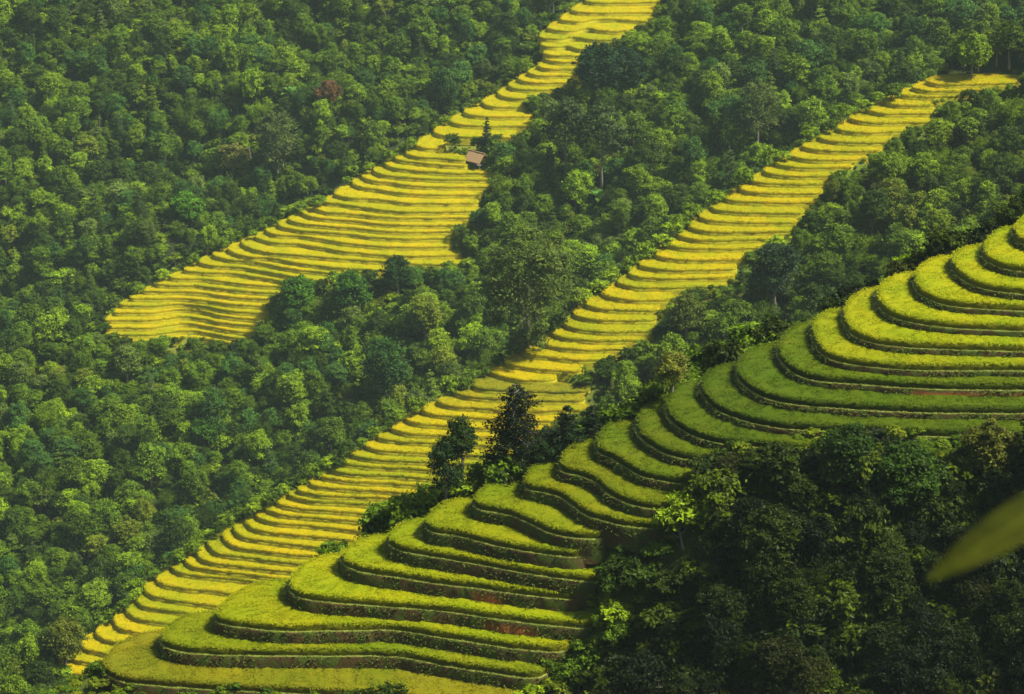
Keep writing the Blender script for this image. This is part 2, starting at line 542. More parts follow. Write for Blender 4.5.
def mat_ground():
    m, nt, out = new_mat('hill_ground')
    pos = geo_pos(nt)
    n1 = noise_n(nt, .08, 4, .6, pos); n2 = noise_n(nt, 1.6, 5, .7, pos)
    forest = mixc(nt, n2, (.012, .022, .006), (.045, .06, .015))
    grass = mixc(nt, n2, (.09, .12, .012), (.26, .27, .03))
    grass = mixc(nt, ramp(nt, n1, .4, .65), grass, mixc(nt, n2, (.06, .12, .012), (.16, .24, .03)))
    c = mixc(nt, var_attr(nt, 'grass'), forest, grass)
    p = nd(nt, 'ShaderNodeBsdfPrincipled'); p.inputs['Roughness'].default_value = .9
    p.inputs['Specular IOR Level'].default_value = .1
    b = nd(nt, 'ShaderNodeBump'); b.inputs['Strength'].default_value = .8; b.inputs['Distance'].default_value = .4
    nt.links.new(n2, b.inputs['Height']); nt.links.new(b.outputs[0], p.inputs['Normal'])
    nt.links.new(c, p.inputs['Base Color']); nt.links.new(p.outputs[0], out.inputs['Surface'])
    return m


M_LEAF = mat_leaf('tree_leaves', LEAF_TRANS, .12)
M_BARK = mat_bark()
M_RICE = mat_rice()
M_BANK_NEAR = mat_bank('near_bank_earth', (.072, .048, .017), (.060, .088, .012), .52, .9)
M_BANK_MID = mat_bank('grassy_bank', (.30, .24, .010), (.29, .28, .010), .45, .35)
M_BANK_FAR = mat_bank('far_grassy_bank', (.34, .28, .010), (.34, .32, .010), .45, .35)
M_LIP = mat_plain_leaf('bund_grass', (.13, .17, .03), (.26, .31, .05), .15, 1.5)
M_WEED = mat_plain_leaf('bank_weeds', (.05, .08, .012), (.12, .16, .02), .2, .8)
M_GRASS = mat_plain_leaf('rough_grass', (.12, .17, .015), (.30, .31, .025), .25, .12)
M_GROUND = mat_ground()

# ------------------------------------------------------------------ ground sheet
def build_ground():
    gx = np.unique(np.r_[np.arange(-420, -120, 8), np.arange(-120, 130, 2.0), np.arange(130, 421, 8)])
    gy = np.unique(np.r_[np.arange(-40, -2, 4), np.arange(-2, 14, 1.0), np.arange(14, 150, 4), np.arange(150, 240, 1.5), np.arange(240, 370, 4), np.arange(370, 530, 2.0), np.arange(530, 760, 2.5), np.arange(760, 1500, 12)])
    X, Y = np.meshgrid(gx, gy)
    parts = ground_parts(X, Y)
    Z = np.maximum.reduce(parts)
    top = np.argmax(np.array(parts), 0)
    rough = np.where(top <= 2, 1.0, 1.0)
    m = in_terraces(X, Y).astype(float)
    k = m.copy()
    for _ in range(3):
        p = np.pad(k, 1, mode='edge')
        k = np.maximum(k, (p[:-2, 1:-1] + p[2:, 1:-1] + p[1:-1, :-2] + p[1:-1, 2:]) / 4)
    near_m = np.clip(k, 0, 1)
    mw = in_poly(X, Y, WIDE[0]) | in_poly(X, Y, WIDE[1]) | in_poly(X, Y, WIDE[2])
    sink = np.where((m > 0) | mw, 1.9, 0)
    g = near_m.copy()
    for _ in range(2):
        p = np.pad(g, 1, mode='edge')
        g = (p[:-2, 1:-1] + p[2:, 1:-1] + p[1:-1, :-2] + p[1:-1, 2:] + g * 2) / 6
    lump = hill_noise(X, Y, 14, .35) * (1 - near_m)
    Z2 = Z - sink + lump
    s = Shape()
    s.grid(np.stack([X, Y, Z2], -1), smooth=True)
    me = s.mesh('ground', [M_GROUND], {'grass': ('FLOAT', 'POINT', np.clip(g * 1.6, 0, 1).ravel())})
    o = link('ground', me); o['kind'] = 'structure'; o['label'] = 'forested mountain slopes falling to a hidden valley'
    return o


build_ground()

# ------------------------------------------------------------------ terraces
ORD = ['zeroth','first','second','third','fourth','fifth','sixth','seventh','eighth','ninth','tenth','eleventh','twelfth','thirteenth','fourteenth','fifteenth','sixteenth','seventeenth','eighteenth','nineteenth']
TENS = {2: 'twent', 3: 'thirt', 4: 'fort', 5: 'fift', 6: 'sixt', 7: 'sevent'}
def ordinal(n):
    if n < 20: return ORD[n]
    t, u = divmod(n, 10)
    return TENS[t] + ('ieth' if u == 0 else 'y-' + ORD[u])


def offset_path(P, dist):
    d = np.gradient(P, axis=0)
    d /= np.linalg.norm(d, axis=1, keepdims=True) + 1e-9
    n = np.stack([d[:, 1], -d[:, 0]], -1)          # to the right of travel: downhill, outwards
    for _ in range(2):
        n[1:-1] = (n[:-2] + n[2:] + n[1:-1] * 2) / 4
    n /= np.linalg.norm(n, axis=1, keepdims=True) + 1e-9
    return P + n * dist, n


def build_terrace(fl, i, label, group, tint, bank_mat, hr, dens, tuft, lip, red=None, bankgrass=0, batter=.16, rimk=1.0):
    A, B = fl.levels[i]
    z = fl.z[i]; h = fl.hs[i]
    P = np.vstack([A, B[1:]])
    ut = np.r_[np.linspace(-1, 0, len(A)), np.linspace(0, 1, len(B))[1:]]
    if i + 1 < len(fl.levels):
        A2, B2 = fl.levels[i + 1]
        P2 = np.vstack([A2, B2[1:]])
        u2 = np.r_[np.linspace(-1, 0, len(A2)), np.linspace(0, 1, len(B2))[1:]]
        Q = np.stack([np.interp(ut, u2, P2[:, k]) for k in (0, 1)], -1)
        for k in range(len(P)):
            src = P2[len(A2) - 1:] if ut[k] >= 0 else P2
            Q[k] = src[np.linalg.norm(src - P[k], axis=1).argmin()]
        kk = len(A)
        for _ in range(10):
            Q[kk:-1] = (Q[kk - 1:-2] + Q[kk:-1] * 2 + Q[kk + 1:]) / 4
        Q = Q + (Q - P) / (np.linalg.norm(Q - P, axis=1, keepdims=True) + 1e-6) * .5
    else:
        core = B[len(B) // 2] + np.array([1.5, 5.0])
        Q = P + (core - P) * .95
    C = P.mean(0)
    base = (float(B[0, 0]), float(B[0, 1]), z - h)
    t = thing('rice_terrace', label, 'rice terrace', base, group)
    base = np.array(base)
    r = np.random.default_rng(100 + i)
    # --- rice
    s = Shape()
    _, n = offset_path(P, 1)
    rows = []
    prof = [(1.0, 0), (.75, 0), (.5, 0), (.25, 0), (.1, 0), (0.0, -.02)]
    for a, dz in prof:
        g = P + (Q - P) * a
        zz = z + dz + r.normal(0, .035, len(P)) * (hr / .5)
        rows.append(np.c_[g, zz])
    jit = r.normal(0, .05, (3, len(P)))
    rows.append(np.c_[P + n * (.10 + jit[0])[:, None], z - .18 * hr + jit[1]])
    rows.append(np.c_[P + n * (.16 + jit[1])[:, None], z - .5 * hr + jit[2]])
    rows.append(np.c_[P + n * .14, np.full(len(P), z - hr)])
    G = np.array(rows) - base
    s.grid(G, 0, None, True)
    nv0 = s.nv
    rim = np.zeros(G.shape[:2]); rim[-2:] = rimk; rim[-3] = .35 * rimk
    # standing rice: blades over the whole tread and along the front edge
    seg = np.linalg.norm(np.diff(P, axis=0), axis=1)
    wid = np.linalg.norm(Q - P, axis=1)
    area = seg * (wid[1:] + wid[:-1]) / 2
    k = int(min(area.sum() * dens, 60000))
    j = r.choice(len(seg), k, p=area / area.sum()); f = r.uniform(0, 1, k); a = r.uniform(-.02, .95, k)
    pt = (P[j] + (Q[j] - P[j]) * a[:, None]) * (1 - f)[:, None] + (P[j + 1] + (Q[j + 1] - P[j + 1]) * a[:, None]) * f[:, None]
    s.blades(np.c_[pt, np.full(k, z - tuft * .55)] - base, tuft, width=.32, n=2, r=r, lean=.8)
    ke = int(seg.sum() * dens * .8)
    j = r.choice(len(seg), ke, p=seg / seg.sum()); f = r.uniform(0, 1, ke)[:, None]
    pt = P[j] * (1 - f) + P[j + 1] * f + n[j] * r.uniform(-.1, .16, ke)[:, None]
    s.blades(np.c_[pt, z - r.uniform(.4, .95, ke) * tuft] - base, tuft * 1.35, width=.3, n=1, r=r, lean=1.3)
    rimv = np.r_[rim.ravel(), np.zeros(s.nv - nv0)]
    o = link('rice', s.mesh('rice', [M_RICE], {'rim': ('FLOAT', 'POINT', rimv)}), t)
    o['tint'] = tint
    # --- bank
    s = Shape()
    zb = z - hr
    drop = h + .9 if i else h + 2.5
    jl = r.normal(0, .03, len(P))
    rows = [np.c_[P - n * .2, np.full(len(P), zb + .0)],
            np.c_[P + n * (lip + jl)[:, None], zb + .02 + jl * .3],
            np.c_[P + n * (lip + .05 + jl)[:, None], np.full(len(P), zb - .07)]]
    for q in (.3, .6, 1.0):
        jj = r.normal(0, .05, len(P))
        rows.append(np.c_[P + n * (lip + .02 + batter * h * q + jj * (q < 1))[:, None], np.full(len(P), zb - .07 - (drop - hr) * q)])
    G = np.array(rows) - base
    s.grid(G, 0, None, True)
    redv = np.zeros(G.shape[:2])
    if red is not None:
        gp = project(G + base)
        redv = np.clip((gp[0] - red[0]) / 8, 0, 1) * np.clip((red[1] - gp[0]) / 8, 0, 1)
        redv[:3] = 0
    redv = redv.ravel()
    if bankgrass:
        mi_ = np.zeros((G.shape[0] - 1, G.shape[1] - 1)); mi_[0:1] = 2
        s.mi[-1] = mi_.ravel().astype(int)
    if bankgrass:
        kb = int(seg.sum() * bankgrass)
        j = r.choice(len(seg), kb, p=seg / seg.sum()); f = r.uniform(0, 1, kb)[:, None]; dn = r.uniform(0, 1, kb) ** 1.2
        pt = P[j] * (1 - f) + P[j + 1] * f + n[j] * (lip + .03 + .16 * h * dn * .6)[:, None]
        zz = zb - .1 - dn * max(.3, h - hr - .05)
        keep = np.array([mnoise.noise(Vector((p_[0] * .5, p_[1] * .5, i * 3.1))) for p_ in pt]) > -.12
        s.blades((np.c_[pt, zz] - base)[keep], .2, width=.4, n=1, r=r, lean=1.2, mi=1)
        kb = int(seg.sum() * 26)
        j = r.choice(len(seg), kb, p=seg / seg.sum()); f = r.uniform(0, 1, kb)[:, None]
        pt = P[j] * (1 - f) + P[j + 1] * f + n[j] * (lip - .04 + r.uniform(-.05, .05, kb))[:, None]
        s.blades(np.c_[pt, np.full(kb, zb - .03)] - base, .13, width=.5, n=1, r=r, lean=1.0, mi=2)
        redv = np.r_[redv, np.zeros(s.nv - len(redv))]
    bk = link('earth_bank', s.mesh('earth_bank', [bank_mat, M_WEED, M_LIP], {'red': ('FLOAT', 'POINT', redv)}), t)
    return t


def lerp(a, b, t): return tuple(x + (y - x) * t for x, y in zip(a, b))

YELLOW, OLIVE, GREEN, BRIGHT = (.64, .50, .002), (.40, .33, .010), (.13, .19, .010), (.50, .44, .008)
NEAR_TINTS = [(.34,.30,.01), (.34,.35,.006), (.46,.44,.004), (.50,.48,.004), (.46,.45,.004), (.43,.42,.004), (.39,.39,.005), (.33,.35,.006),
              (.26,.28,.005), (.21,.24,.005), (.17,.21,.005), (.14,.18,.005), (.115,.165,.005), (.105,.155,.005), (.12,.175,.005), (.15,.20,.005),  # middle steps: greener rice, with some cloud shade mixed into the tint
              (.36,.38,.005), (.42,.43,.005), (.45,.45,.005), (.46,.46,.005), (.46,.46,.005), (.46,.46,.005), (.46,.46,.005)]
NEAR_LOOKS = ['rough straw-tinged', 'dull yellow-green', 'yellow-green', 'broad yellow-green', 'yellow-green', 'yellow-green', 'yellow-green', 'short yellow-green',
              'narrow olive green', 'winding olive green', 'winding green', 'curving green', 'long dark green', 'long dark green', 'long dark green', 'long dark green',
              'bright yellow', 'bright yellow', 'bright yellow', 'bright yellow', 'bright yellow', 'bright yellow', 'bright yellow']


def build_terraces():
    n = len(near.levels)
    for i in range(n):
        up = i + 1
        if up <= 12: where = 'the bottom step' if up == 1 else f'{ordinal(up)} step up from the bottom'
        elif up <= 15: where = f'{ordinal(17 - up)} step below the bright yellow ones'
        elif up == 16: where = 'bare red earth patch in its bank'
        else: where = 'lowest of the bright steps' if up == 17 else f'{ordinal(up - 16)} bright step up'
        lab = f'{NEAR_LOOKS[i]} rice terrace on the near hill, {where}'
        t = tuple(c * ((.80, .85, .9)[q] if i < 8 else .95) for q, c in enumerate(NEAR_TINTS[i]))
        rd = {15: (905, 1060), 4: (470, 505), 3: (480, 540)}.get(i)
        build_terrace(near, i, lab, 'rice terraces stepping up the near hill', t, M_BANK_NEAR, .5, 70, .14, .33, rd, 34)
    n = len(mid.levels)
    for i in range(n):
        k = n - i                                    # counted from the top
        r = np.random.default_rng(900 + i)
        if 34 <= k <= 36: t = lerp((.33, .30, .012), YELLOW, (k - 34) * .3)
        else: t = lerp(YELLOW, (.45, .43, .004), r.uniform(0, 1) ** 1.6)
        if k <= 33:
            lab = f'golden rice terrace on the middle hill, ' + ('its topmost step' if k == 1 else f'{ordinal(k)} step from its top')
        else:
            b = k - 33
            lab = ('dull green-gold' if k <= 36 else 'golden') + f' rice terrace on the middle hill, {ordinal(b)} step below its grassy break'
        build_terrace(mid, i, lab, 'golden rice terraces stepping down the middle hill', t, M_BANK_MID, .52, 11, .25, .16, batter=.35, rimk=.12)
    n = len(far.levels)
    for i in range(n):
        k = n - i
        r = np.random.default_rng(500 + i)
        t = lerp((.67, .53, .002), (.54, .48, .002), r.uniform(0, 1) ** 1.5)
        if k <= 18:
            lab = 'golden rice terrace on the far hill, ' + (f'{ordinal(19 - k)} step above the thatched hut')
        else:
            lab = 'golden rice terrace on the far hill, ' + (f'{ordinal(k - 18)} step of the flight below the hut')
        build_terrace(far, i, lab, 'golden rice terraces on the far hill', t, M_BANK_FAR, .62, 7, .28, .16, batter=.35, rimk=.12)


build_terraces()

# ------------------------------------------------------------------ trees
def fib(n, r):
    v = r.normal(size=(n, 3)); return v / (np.linalg.norm(v, axis=1, keepdims=True) + 1e-9)


def crown_cloud(r, lobes, n, size, flat=.3, aspect=.6, upb=.7, inner=.1):
    """leaves gathered in sprays over a set of boughs (centre, radii)"""
    s = Shape()
    vol = np.array([(a * b * c) ** (2 / 3) for _, (a, b, c) in lobes])
    cnt = r.multinomial(n, vol / vol.sum())
    for (c, rad), k in zip(lobes, cnt):
        if k < 6: continue
        c = np.array(c); rad = np.array(rad)
        m = max(5, k // 26)
        d = fib(m, r)
        d[:, 2] = np.where(d[:, 2] < -.5, -d[:, 2], d[:, 2])
        q = r.uniform(.62, 1.12, m)
        cc = c + d * rad * q[:, None]
        tone = r.normal(0, .22, m)
        w = r.uniform(.4, 1.5, m); per = r.multinomial(k, w / w.sum())
        idx = np.repeat(np.arange(m), per)
        sp = rad.mean() * .30
        P = cc[idx] + r.normal(0, 1, (k, 3)) * np.array([sp, sp, sp * .5]) + d[idx] * 0
        N = d[idx] * .75 + np.array([0, 0, upb]) + r.normal(0, .5, (k, 3))
        nv = len(s.var)
        s.leaves(P, N, size, r=r, aspect=aspect)
        s.var[-1] = np.clip(s.var[-1] * .75 + .12 + tone[idx], 0, 1)
    return s


def trunk_shape(r, base_r, top, limbs, wob=.12):
    s = Shape()
    hgt = top[2]
    pts = []
    for t in np.linspace(0, 1, 6):
        pts.append((top[0] * t + r.normal(0, wob) * t, top[1] * t + r.normal(0, wob) * t, -0.5 + (hgt + .5) * t))
    s.tube(pts, [base_r * (1.25 - .95 * t) for t in np.linspace(0, 1, 6)], 7)
    for e in limbs:
        t = r.uniform(.45, .85); k = min(4, int(t * 5)); a = np.array(pts[k]) + (np.array(pts[k + 1]) - np.array(pts[k])) * (t * 5 - k)
        b = np.array(e); m = (a + b) / 2 + np.array([0, 0, -.12 * np.linalg.norm(b - a)])
        s.tube([a, m, b], [base_r * .45, base_r * .3, base_r * .12], 5)
    return s


def broad_proto(seed, dia, hgt, nl, n, leaf, squat=.8, crown_lo=.28, lob=(.26, .46), aspect=.6, full=False, trunk=.028):
    r = np.random.default_rng(seed)
    R0 = dia / 2
    lo, hi = hgt * crown_lo, hgt
    cz = (lo + hi) / 2; rz = (hi - lo) / 2
    lobes = [((0, 0, cz), (R0 * .62, R0 * .62, rz * .7))]
    ends = []
    for k in range(nl):
        d = fib(1, r)[0]
        if d[2] < -.5 and not full: d[2] *= -1
        q = r.uniform(lob[0], lob[1])
        c = (d[0] * R0 * (1 - q) * r.uniform(.8, 1.12), d[1] * R0 * (1 - q) * r.uniform(.8, 1.12), cz + d[2] * rz * (1 - q * .8) * r.uniform(.85, 1.1))
        lobes.append((c, (R0 * q, R0 * q, R0 * q * squat)))
        ends.append(c)
    return crown_cloud(r, lobes, n, leaf, aspect=aspect), trunk_shape(r, trunk * hgt, (r.normal(0, .15), r.normal(0, .15), cz + rz * .3), ends[:6])


def pine_proto(seed, dia, hgt, layers, n, leaf, lo=.12, taper=.75, gap=True):
    """layered boughs round a straight stem"""
    r = np.random.default_rng(seed)
    crown = Shape(); tr = Shape()
    tr.tube([(0, 0, -.6), (0.05, 0, hgt * .35), (0.0, .04, hgt * .7), (0, 0, hgt * .97)], [.022 * hgt, .017 * hgt, .010 * hgt, .003 * hgt], 7)
    tot = []
    for k in range(layers):
        t = k / (layers - 1)
        z = hgt * (lo + (1 - lo) * t) * r.uniform(.97, 1.03)
        rad = dia / 2 * ((1 - t) ** taper * .92 + .1)
        nb = int(r.integers(4, 7)) if gap else 7
        a0 = r.uniform(0, 6.28)
        for b in range(nb):
            a = a0 + b * 6.283 / nb + r.normal(0, .25); L = rad * r.uniform(.6, 1.15)
            e = np.array([math.cos(a) * L, math.sin(a) * L, z + L * r.uniform(-.12, .18)])
            tr.tube([(0, 0, z), tuple((np.array([0, 0, z]) + e) / 2 + np.array([0, 0, .04 * L])), tuple(e)], [.006 * hgt, .0045 * hgt, .002 * hgt], 4)
            tot.append((e, L, z))
    w = np.array([x[1] for x in tot]); cnt = r.multinomial(n, w / w.sum())
    for (e, L, z), k in zip(tot, cnt):
        t = r.uniform(.25, 1.08, k)[:, None]
        P = np.array([0, 0, z]) * (1 - t) + e * t + r.normal(0, 1, (k, 3)) * np.array([.16, .16, .07]) * (L * .9 + .15)
        N = np.array([0, 0, 1.]) + r.normal(0, .55, (k, 3))
        crown.leaves(P, N, leaf, r=r, aspect=.45, droop=.3)
    return crown, tr


def bamboo_proto(seed):
    r = np.random.default_rng(seed)
    c = Shape(); tr = Shape()
    for k in range(15):
        a = r.uniform(0, 6.283); L = r.uniform(4.5, 7.5); lean = r.uniform(.12, .55)
        d = np.array([math.cos(a), math.sin(a), 0])
        b0 = d * r.uniform(0, .5) + np.array([0, 0, -.3])
        ts = np.linspace(0, 1, 7)
        pts = np.array([b0 + d * (lean * L * t * t * .9) + np.array([0, 0, L * (t - .32 * lean * 2 * t ** 3)]) for t in ts])
        tr.tube(pts, [.06 * (1.1 - t) + .008 for t in ts], 5)
        n = 260
        t = r.uniform(.3, 1.0, n) ** .8
        P = np.stack([np.interp(t, ts, pts[:, q]) for q in range(3)], -1)
        sp = .18 + .55 * (1 - np.abs(t - .6))[:, None] * .7
        P = P + r.normal(0, 1, (n, 3)) * np.array([1, 1, .6]) * sp + np.array([0, 0, -.12])
        N = np.array([0, 0, .8]) + d * .6 + r.normal(0, .5, (n, 3))
        c.leaves(P, N, .42, r=r, aspect=.3, droop=.35)
        c.var[-1] = np.clip(c.var[-1] * .6 + .2 + r.normal(0, .18), 0, 1)
    return c, tr


def banana_proto(seed):
    r = np.random.default_rng(seed)
    s = Shape(); tr = Shape()
    hs = 1.7
    tr.tube([(0, 0, -.4), (.03, 0, .8), (.05, .02, hs)], [.16, .13, .09], 8)
    for k in range(9):
        a = k * 2.4 + r.normal(0, .2); L = r.uniform(1.7, 2.5); el = r.uniform(.45, 1.15)
        d = np.array([math.cos(a), math.sin(a), 0]); side = np.array([-math.sin(a), math.cos(a), 0])
        rows = []
        for t in np.linspace(0, 1, 8):
            x = L * t * math.cos(el); z = hs - .1 + L * (t * math.sin(el) - .42 * t * t * (1.2 - .4 * el))
            w = .34 * math.sin(math.pi * min(1, .08 + .92 * t)) ** .7 + .015
            c = np.array([.05, .02, z]) + d * x
            rows.append([c - side * w + np.array([0, 0, .10 * w]), c - np.array([0, 0, .05]), c + side * w + np.array([0, 0, .10 * w])])
        G = np.array(rows)
        i = s.nv; s.grid(G, 0, np.full(14, r.uniform(.3, 1)), True)
    return s, tr


def pair(name, cs, ts):
    return (cs.mesh(name + '_crown', [M_LEAF]), ts.mesh(name + '_trunk', [M_BARK]))


def joined(name, cs, ts):
    k = Shape()
    for sh, mi in ((cs, 0), (ts, 1)):
        off = k.nv
        k.v += sh.v; k.n += sh.n; k.var += sh.var; k.sm += sh.sm
        k.l += [x + off for x in sh.l]; k.mi += [m * 0 + mi for m in sh.mi]; k.nv += sh.nv
    o = bpy.data.objects.new(name, k.mesh(name, [M_LEAF, M_BARK]))
    return o


PROTO = {}
def make_protos():
    spec = []
    raw = {}
    for k in range(5):      # near hill: fine leaves
        raw[f'n{k}'] = broad_proto(20 + k, 5.0, [5.0, 6.0, 4.6, 6.6, 5.2][k], 24, 10500, .27, .75, .04, (.16, .36), aspect=.5)
    for k in range(7):      # middle distance
        raw[f'm{k}'] = broad_proto(40 + k, 6.0, [5.6, 7.2, 8.6, 6.2, 9.6, 6.8, 8.0][k], 22, 6500, .34, .72, [.05, .1, .16, .02, .12, .08, .1][k], (.15, .36), aspect=.5)
    raw['m7'] = broad_proto(58, 5.0, 10.5, 14, 4200, .34, .62, .42, (.2, .38), trunk=.018)
    raw['m8'] = bamboo_proto(59)
    raw['m9'] = pine_proto(57, 4.6, 9.5, 13, 5500, .32, .14, .75, False)
    raw['tall'] = broad_proto(60, 6.0, 11.0, 17, 5600, .34, .7, .34, (.2, .36), trunk=.017)
    raw['tall2'] = broad_proto(61, 7.5, 12.5, 30, 9000, .34, .7, .16, (.14, .28), aspect=.45, full=True, trunk=.016)
    raw['grand'] = broad_proto(64, 8.8, 12.0, 52, 17000, .32, .75, .0, (.12, .27), aspect=.45, full=True, trunk=.018)
    raw['column'] = pine_proto(62, 2.6, 8.0, 16, 3600, .3, .05, .55, False)
    raw['cone'] = pine_proto(63, 4.2, 6.0, 12, 6500, .26, .06, .7, False)
    raw['pine'] = pine_proto(65, 6.4, 11.0, 13, 10500, .32, .15, .42, True)
    for k in range(2): raw[f'b{k}'] = banana_proto(70 + k)
    for k in range(4):      # shrubs
        raw[f's{k}'] = broad_proto(80 + k, 2.6, [1.8, 2.1, 1.6, 2.3][k], 11, 1500, .25, .8, .0, (.25, .42), aspect=.5)
    for k, (c, t) in raw.items(): PROTO[k] = pair({'n': 'broadleaf', 'm': 'broadleaf', 's': 'shrub', 'b': 'banana'}.get(k[0], 'tree'), c, t)
    lib = {}
    for k in ('m0', 'm1', 'm2', 'm3', 'm4', 'm5', 'm6', 'm7', 'm8', 'm9', 's0', 's1', 's2', 's3', 'b0'):
        lib[k] = joined('forest_plant', *raw[k])
    return lib


LIB = make_protos()
DIMS = {k: (max(v.co.x for v in c.vertices) - min(v.co.x for v in c.vertices), max(v.co.z for v in c.vertices)) for k, (c, t) in PROTO.items()}


def plant(name, label, cat, proto, x, y, scale, tint, group=None, rz=None, z=None, stem='trunk', crown='crown', zs=1.0, wide=1.0, tilt=(0, 0)):
    zz = float(ground(np.array([x]), np.array([y]))[0]) if z is None else z
    t = thing(name, label, cat, (x, y, zz - .1), group, random.uniform(0, 6.28) if rz is None else rz)
    t.scale = (scale * wide, scale / wide, scale * zs)
    t.rotation_euler[0], t.rotation_euler[1] = tilt
    c = link(crown, PROTO[proto][0], t); c['tint'] = tuple(tint)
    link(stem, PROTO[proto][1], t)
    return t


GFX = np.arange(-230, 281, 1.5); GFY = np.arange(0, 1101, 1.5)
GRID = ground(*np.meshgrid(GFX, GFY))


def ground_fast(x, y):
    u = np.clip((np.asarray(x) + 230) / 1.5, 0, len(GFX) - 1.001); v = np.clip(np.asarray(y) / 1.5, 0, len(GFY) - 1.001)
    i = u.astype(int); j = v.astype(int); a = u - i; b = v - j
    return (GRID[j, i] * (1 - a) + GRID[j, i + 1] * a) * (1 - b) + (GRID[j + 1, i] * (1 - a) + GRID[j + 1, i + 1] * a) * b


# ---- where sight lines meet the ground
def strike(px, py, far_limit=1100):
    d = sight(px, py)
    t = np.arange(60, far_limit, 1.0)
    P = d[None] * t[:, None]
    g = ground_fast(P[:, 0], P[:, 1])
    below = np.where(P[:, 2] < g)[0]
    k = below[0]
    return float(P[k, 0]), float(P[k, 1]), float(g[k]), float(t[k])


# ---- colours of foliage
DARK, MIDG, FRESH, LIME = (.036, .064, .005), (.080, .130, .006), (.135, .200, .007), (.20, .27, .008)
OLIV, GREY, BLUEG, STRAW = (.125, .150, .011), (.092, .128, .026), (.044, .095, .018), (.16, .18, .018)
LOOK = {'dark green': DARK, 'mid green': MIDG, 'fresh green': FRESH, 'lime green': LIME, 'olive green': OLIV, 'grey-green': GREY, 'bluish green': BLUEG, 'straw-tinged': STRAW}

# ---- landmarks by which a tree can be found
MARKS = [((477, 157), 'the thatched hut'), ((487, 137), 'the narrow conifer'), ((100, 330), 'the left tip of the far terraces'),
         ((245, 340), 'the lowest right corner of the far terraces'), ((490, 175), 'the widest right end of the far terraces'), ((590, 25), 'the top of the far terraces'),
         ((328, 95), 'the reddish-brown tree'), ((528, 285), 'the big olive tree'), ((513, 440), 'the dark layered pine'),
         ((452, 465), 'the double-crowned tree'), ((960, 80), 'the top of the middle terraces'), ((70, 655), 'the bottom of the middle terraces'),
         ((1000, 240), 'the top of the near terraces'), ((935, 395), 'the bare red earth bank'), ((965, 545), 'the blurred yellow leaf'),
         ((187, 208), 'the bright lime tree'), ((460, 250), 'the notch right of the far terraces'), ((150, 345), 'the bottom row of the far terraces')]
for k in (4, 9, 14, 19, 24, 29):
    p = MID[k][0]; MARKS.append((p, f'{ordinal(k + 1)} middle terrace, left end'))
    p = MID[k][-1]; MARKS.append((p, f'{ordinal(k + 1)} middle terrace, right end'))
for k in (40, 47, 54, 61):
    p = MID[k][0]; MARKS.append((p, f'{ordinal(k - 32)} step under the grassy break, left end'))
for k in (3, 5, 8, 11, 14):
    p = NEAR[k][-1] if k < 11 else NEAR[k][0]
    MARKS.append((p, f'{ordinal(k + 1)} near terrace, right end' if k < 11 else f'{ordinal(k + 1)} near terrace, left tip'))
for k in (5, 12, 20, 27, 34, 41):
    p = FAR[k + 0][0]; MARKS.append((p, f'{ordinal(k + 1)} far terrace, left end'))
USED = {}


def place_words(px, py):
    c = sorted((math.hypot(px - a[0], py - a[1]), a, n) for a, n in MARKS)
    out = []
    for d, a, n in c[:8]:
        dx, dy = px - a[0], py - a[1]
        ang = math.degrees(math.atan2(-dy, dx)) % 360
        w = ['right of', 'upper right of', 'above', 'upper left of', 'left of', 'lower left of', 'below', 'lower right of'][int((ang + 22.5) // 45) % 8]
        q = 'close ' if d < 26 else ('' if d < 60 else ('well ' if d < 120 else 'far '))
        if q and w in ('upper right of', 'upper left of', 'lower left of', 'lower right of'): w = 'to the ' + w
        out.append((q + w + ' ' + n).replace('close to the', 'just to the'))
    return out


def unique_label(look, noun, px, py, size=None):
    heads = [f'{look} {noun}']
    if size: heads.append(f'{size} {look} {noun}')
    for w in place_words(px, py):
        for h in heads:
            lab = f'{h} {w}'
            if lab not in USED and len(lab.split()) <= 16:
                USED[lab] = 1
                return lab
    lab = f'{heads[0]} {place_words(px, py)[0]}'
    return lab


# ---- the trees that stand out, found by the spot where they grow
def hero(name, label, px, py_base, h_px, proto, tint, dist=None, zs=1.0, rz=None):
    if dist is None:
        x, y, z, d = strike(px, py_base)
        f = project((x, y, z))[2]
        s = h_px * f / FPX / math.cos(PITCH) / DIMS[proto][1]
    else:                                   # stands 'dist' metres behind the near crest
        y = 200.0
        for _ in range(6):
            x = float(sight(px, py_base)[0] / sight(px, py_base)[1] * y); y = float(F3.crest(x)) + dist
        z = float(ground(np.array([x]), np.array([y]))[0])
        tp = sight(px, py_base - h_px); ztop = y * tp[2] / tp[1]
        s = (ztop - z) / DIMS[proto][1] / zs; f = project((x, y, z))[2]
    USED[label] = 1
    HEROES.append((px, py_base, h_px, DIMS[proto][0] * s * FPX / f, x, y))
    return plant(name, label, 'tree', proto, x, y, s, tint, rz=rz, zs=zs)


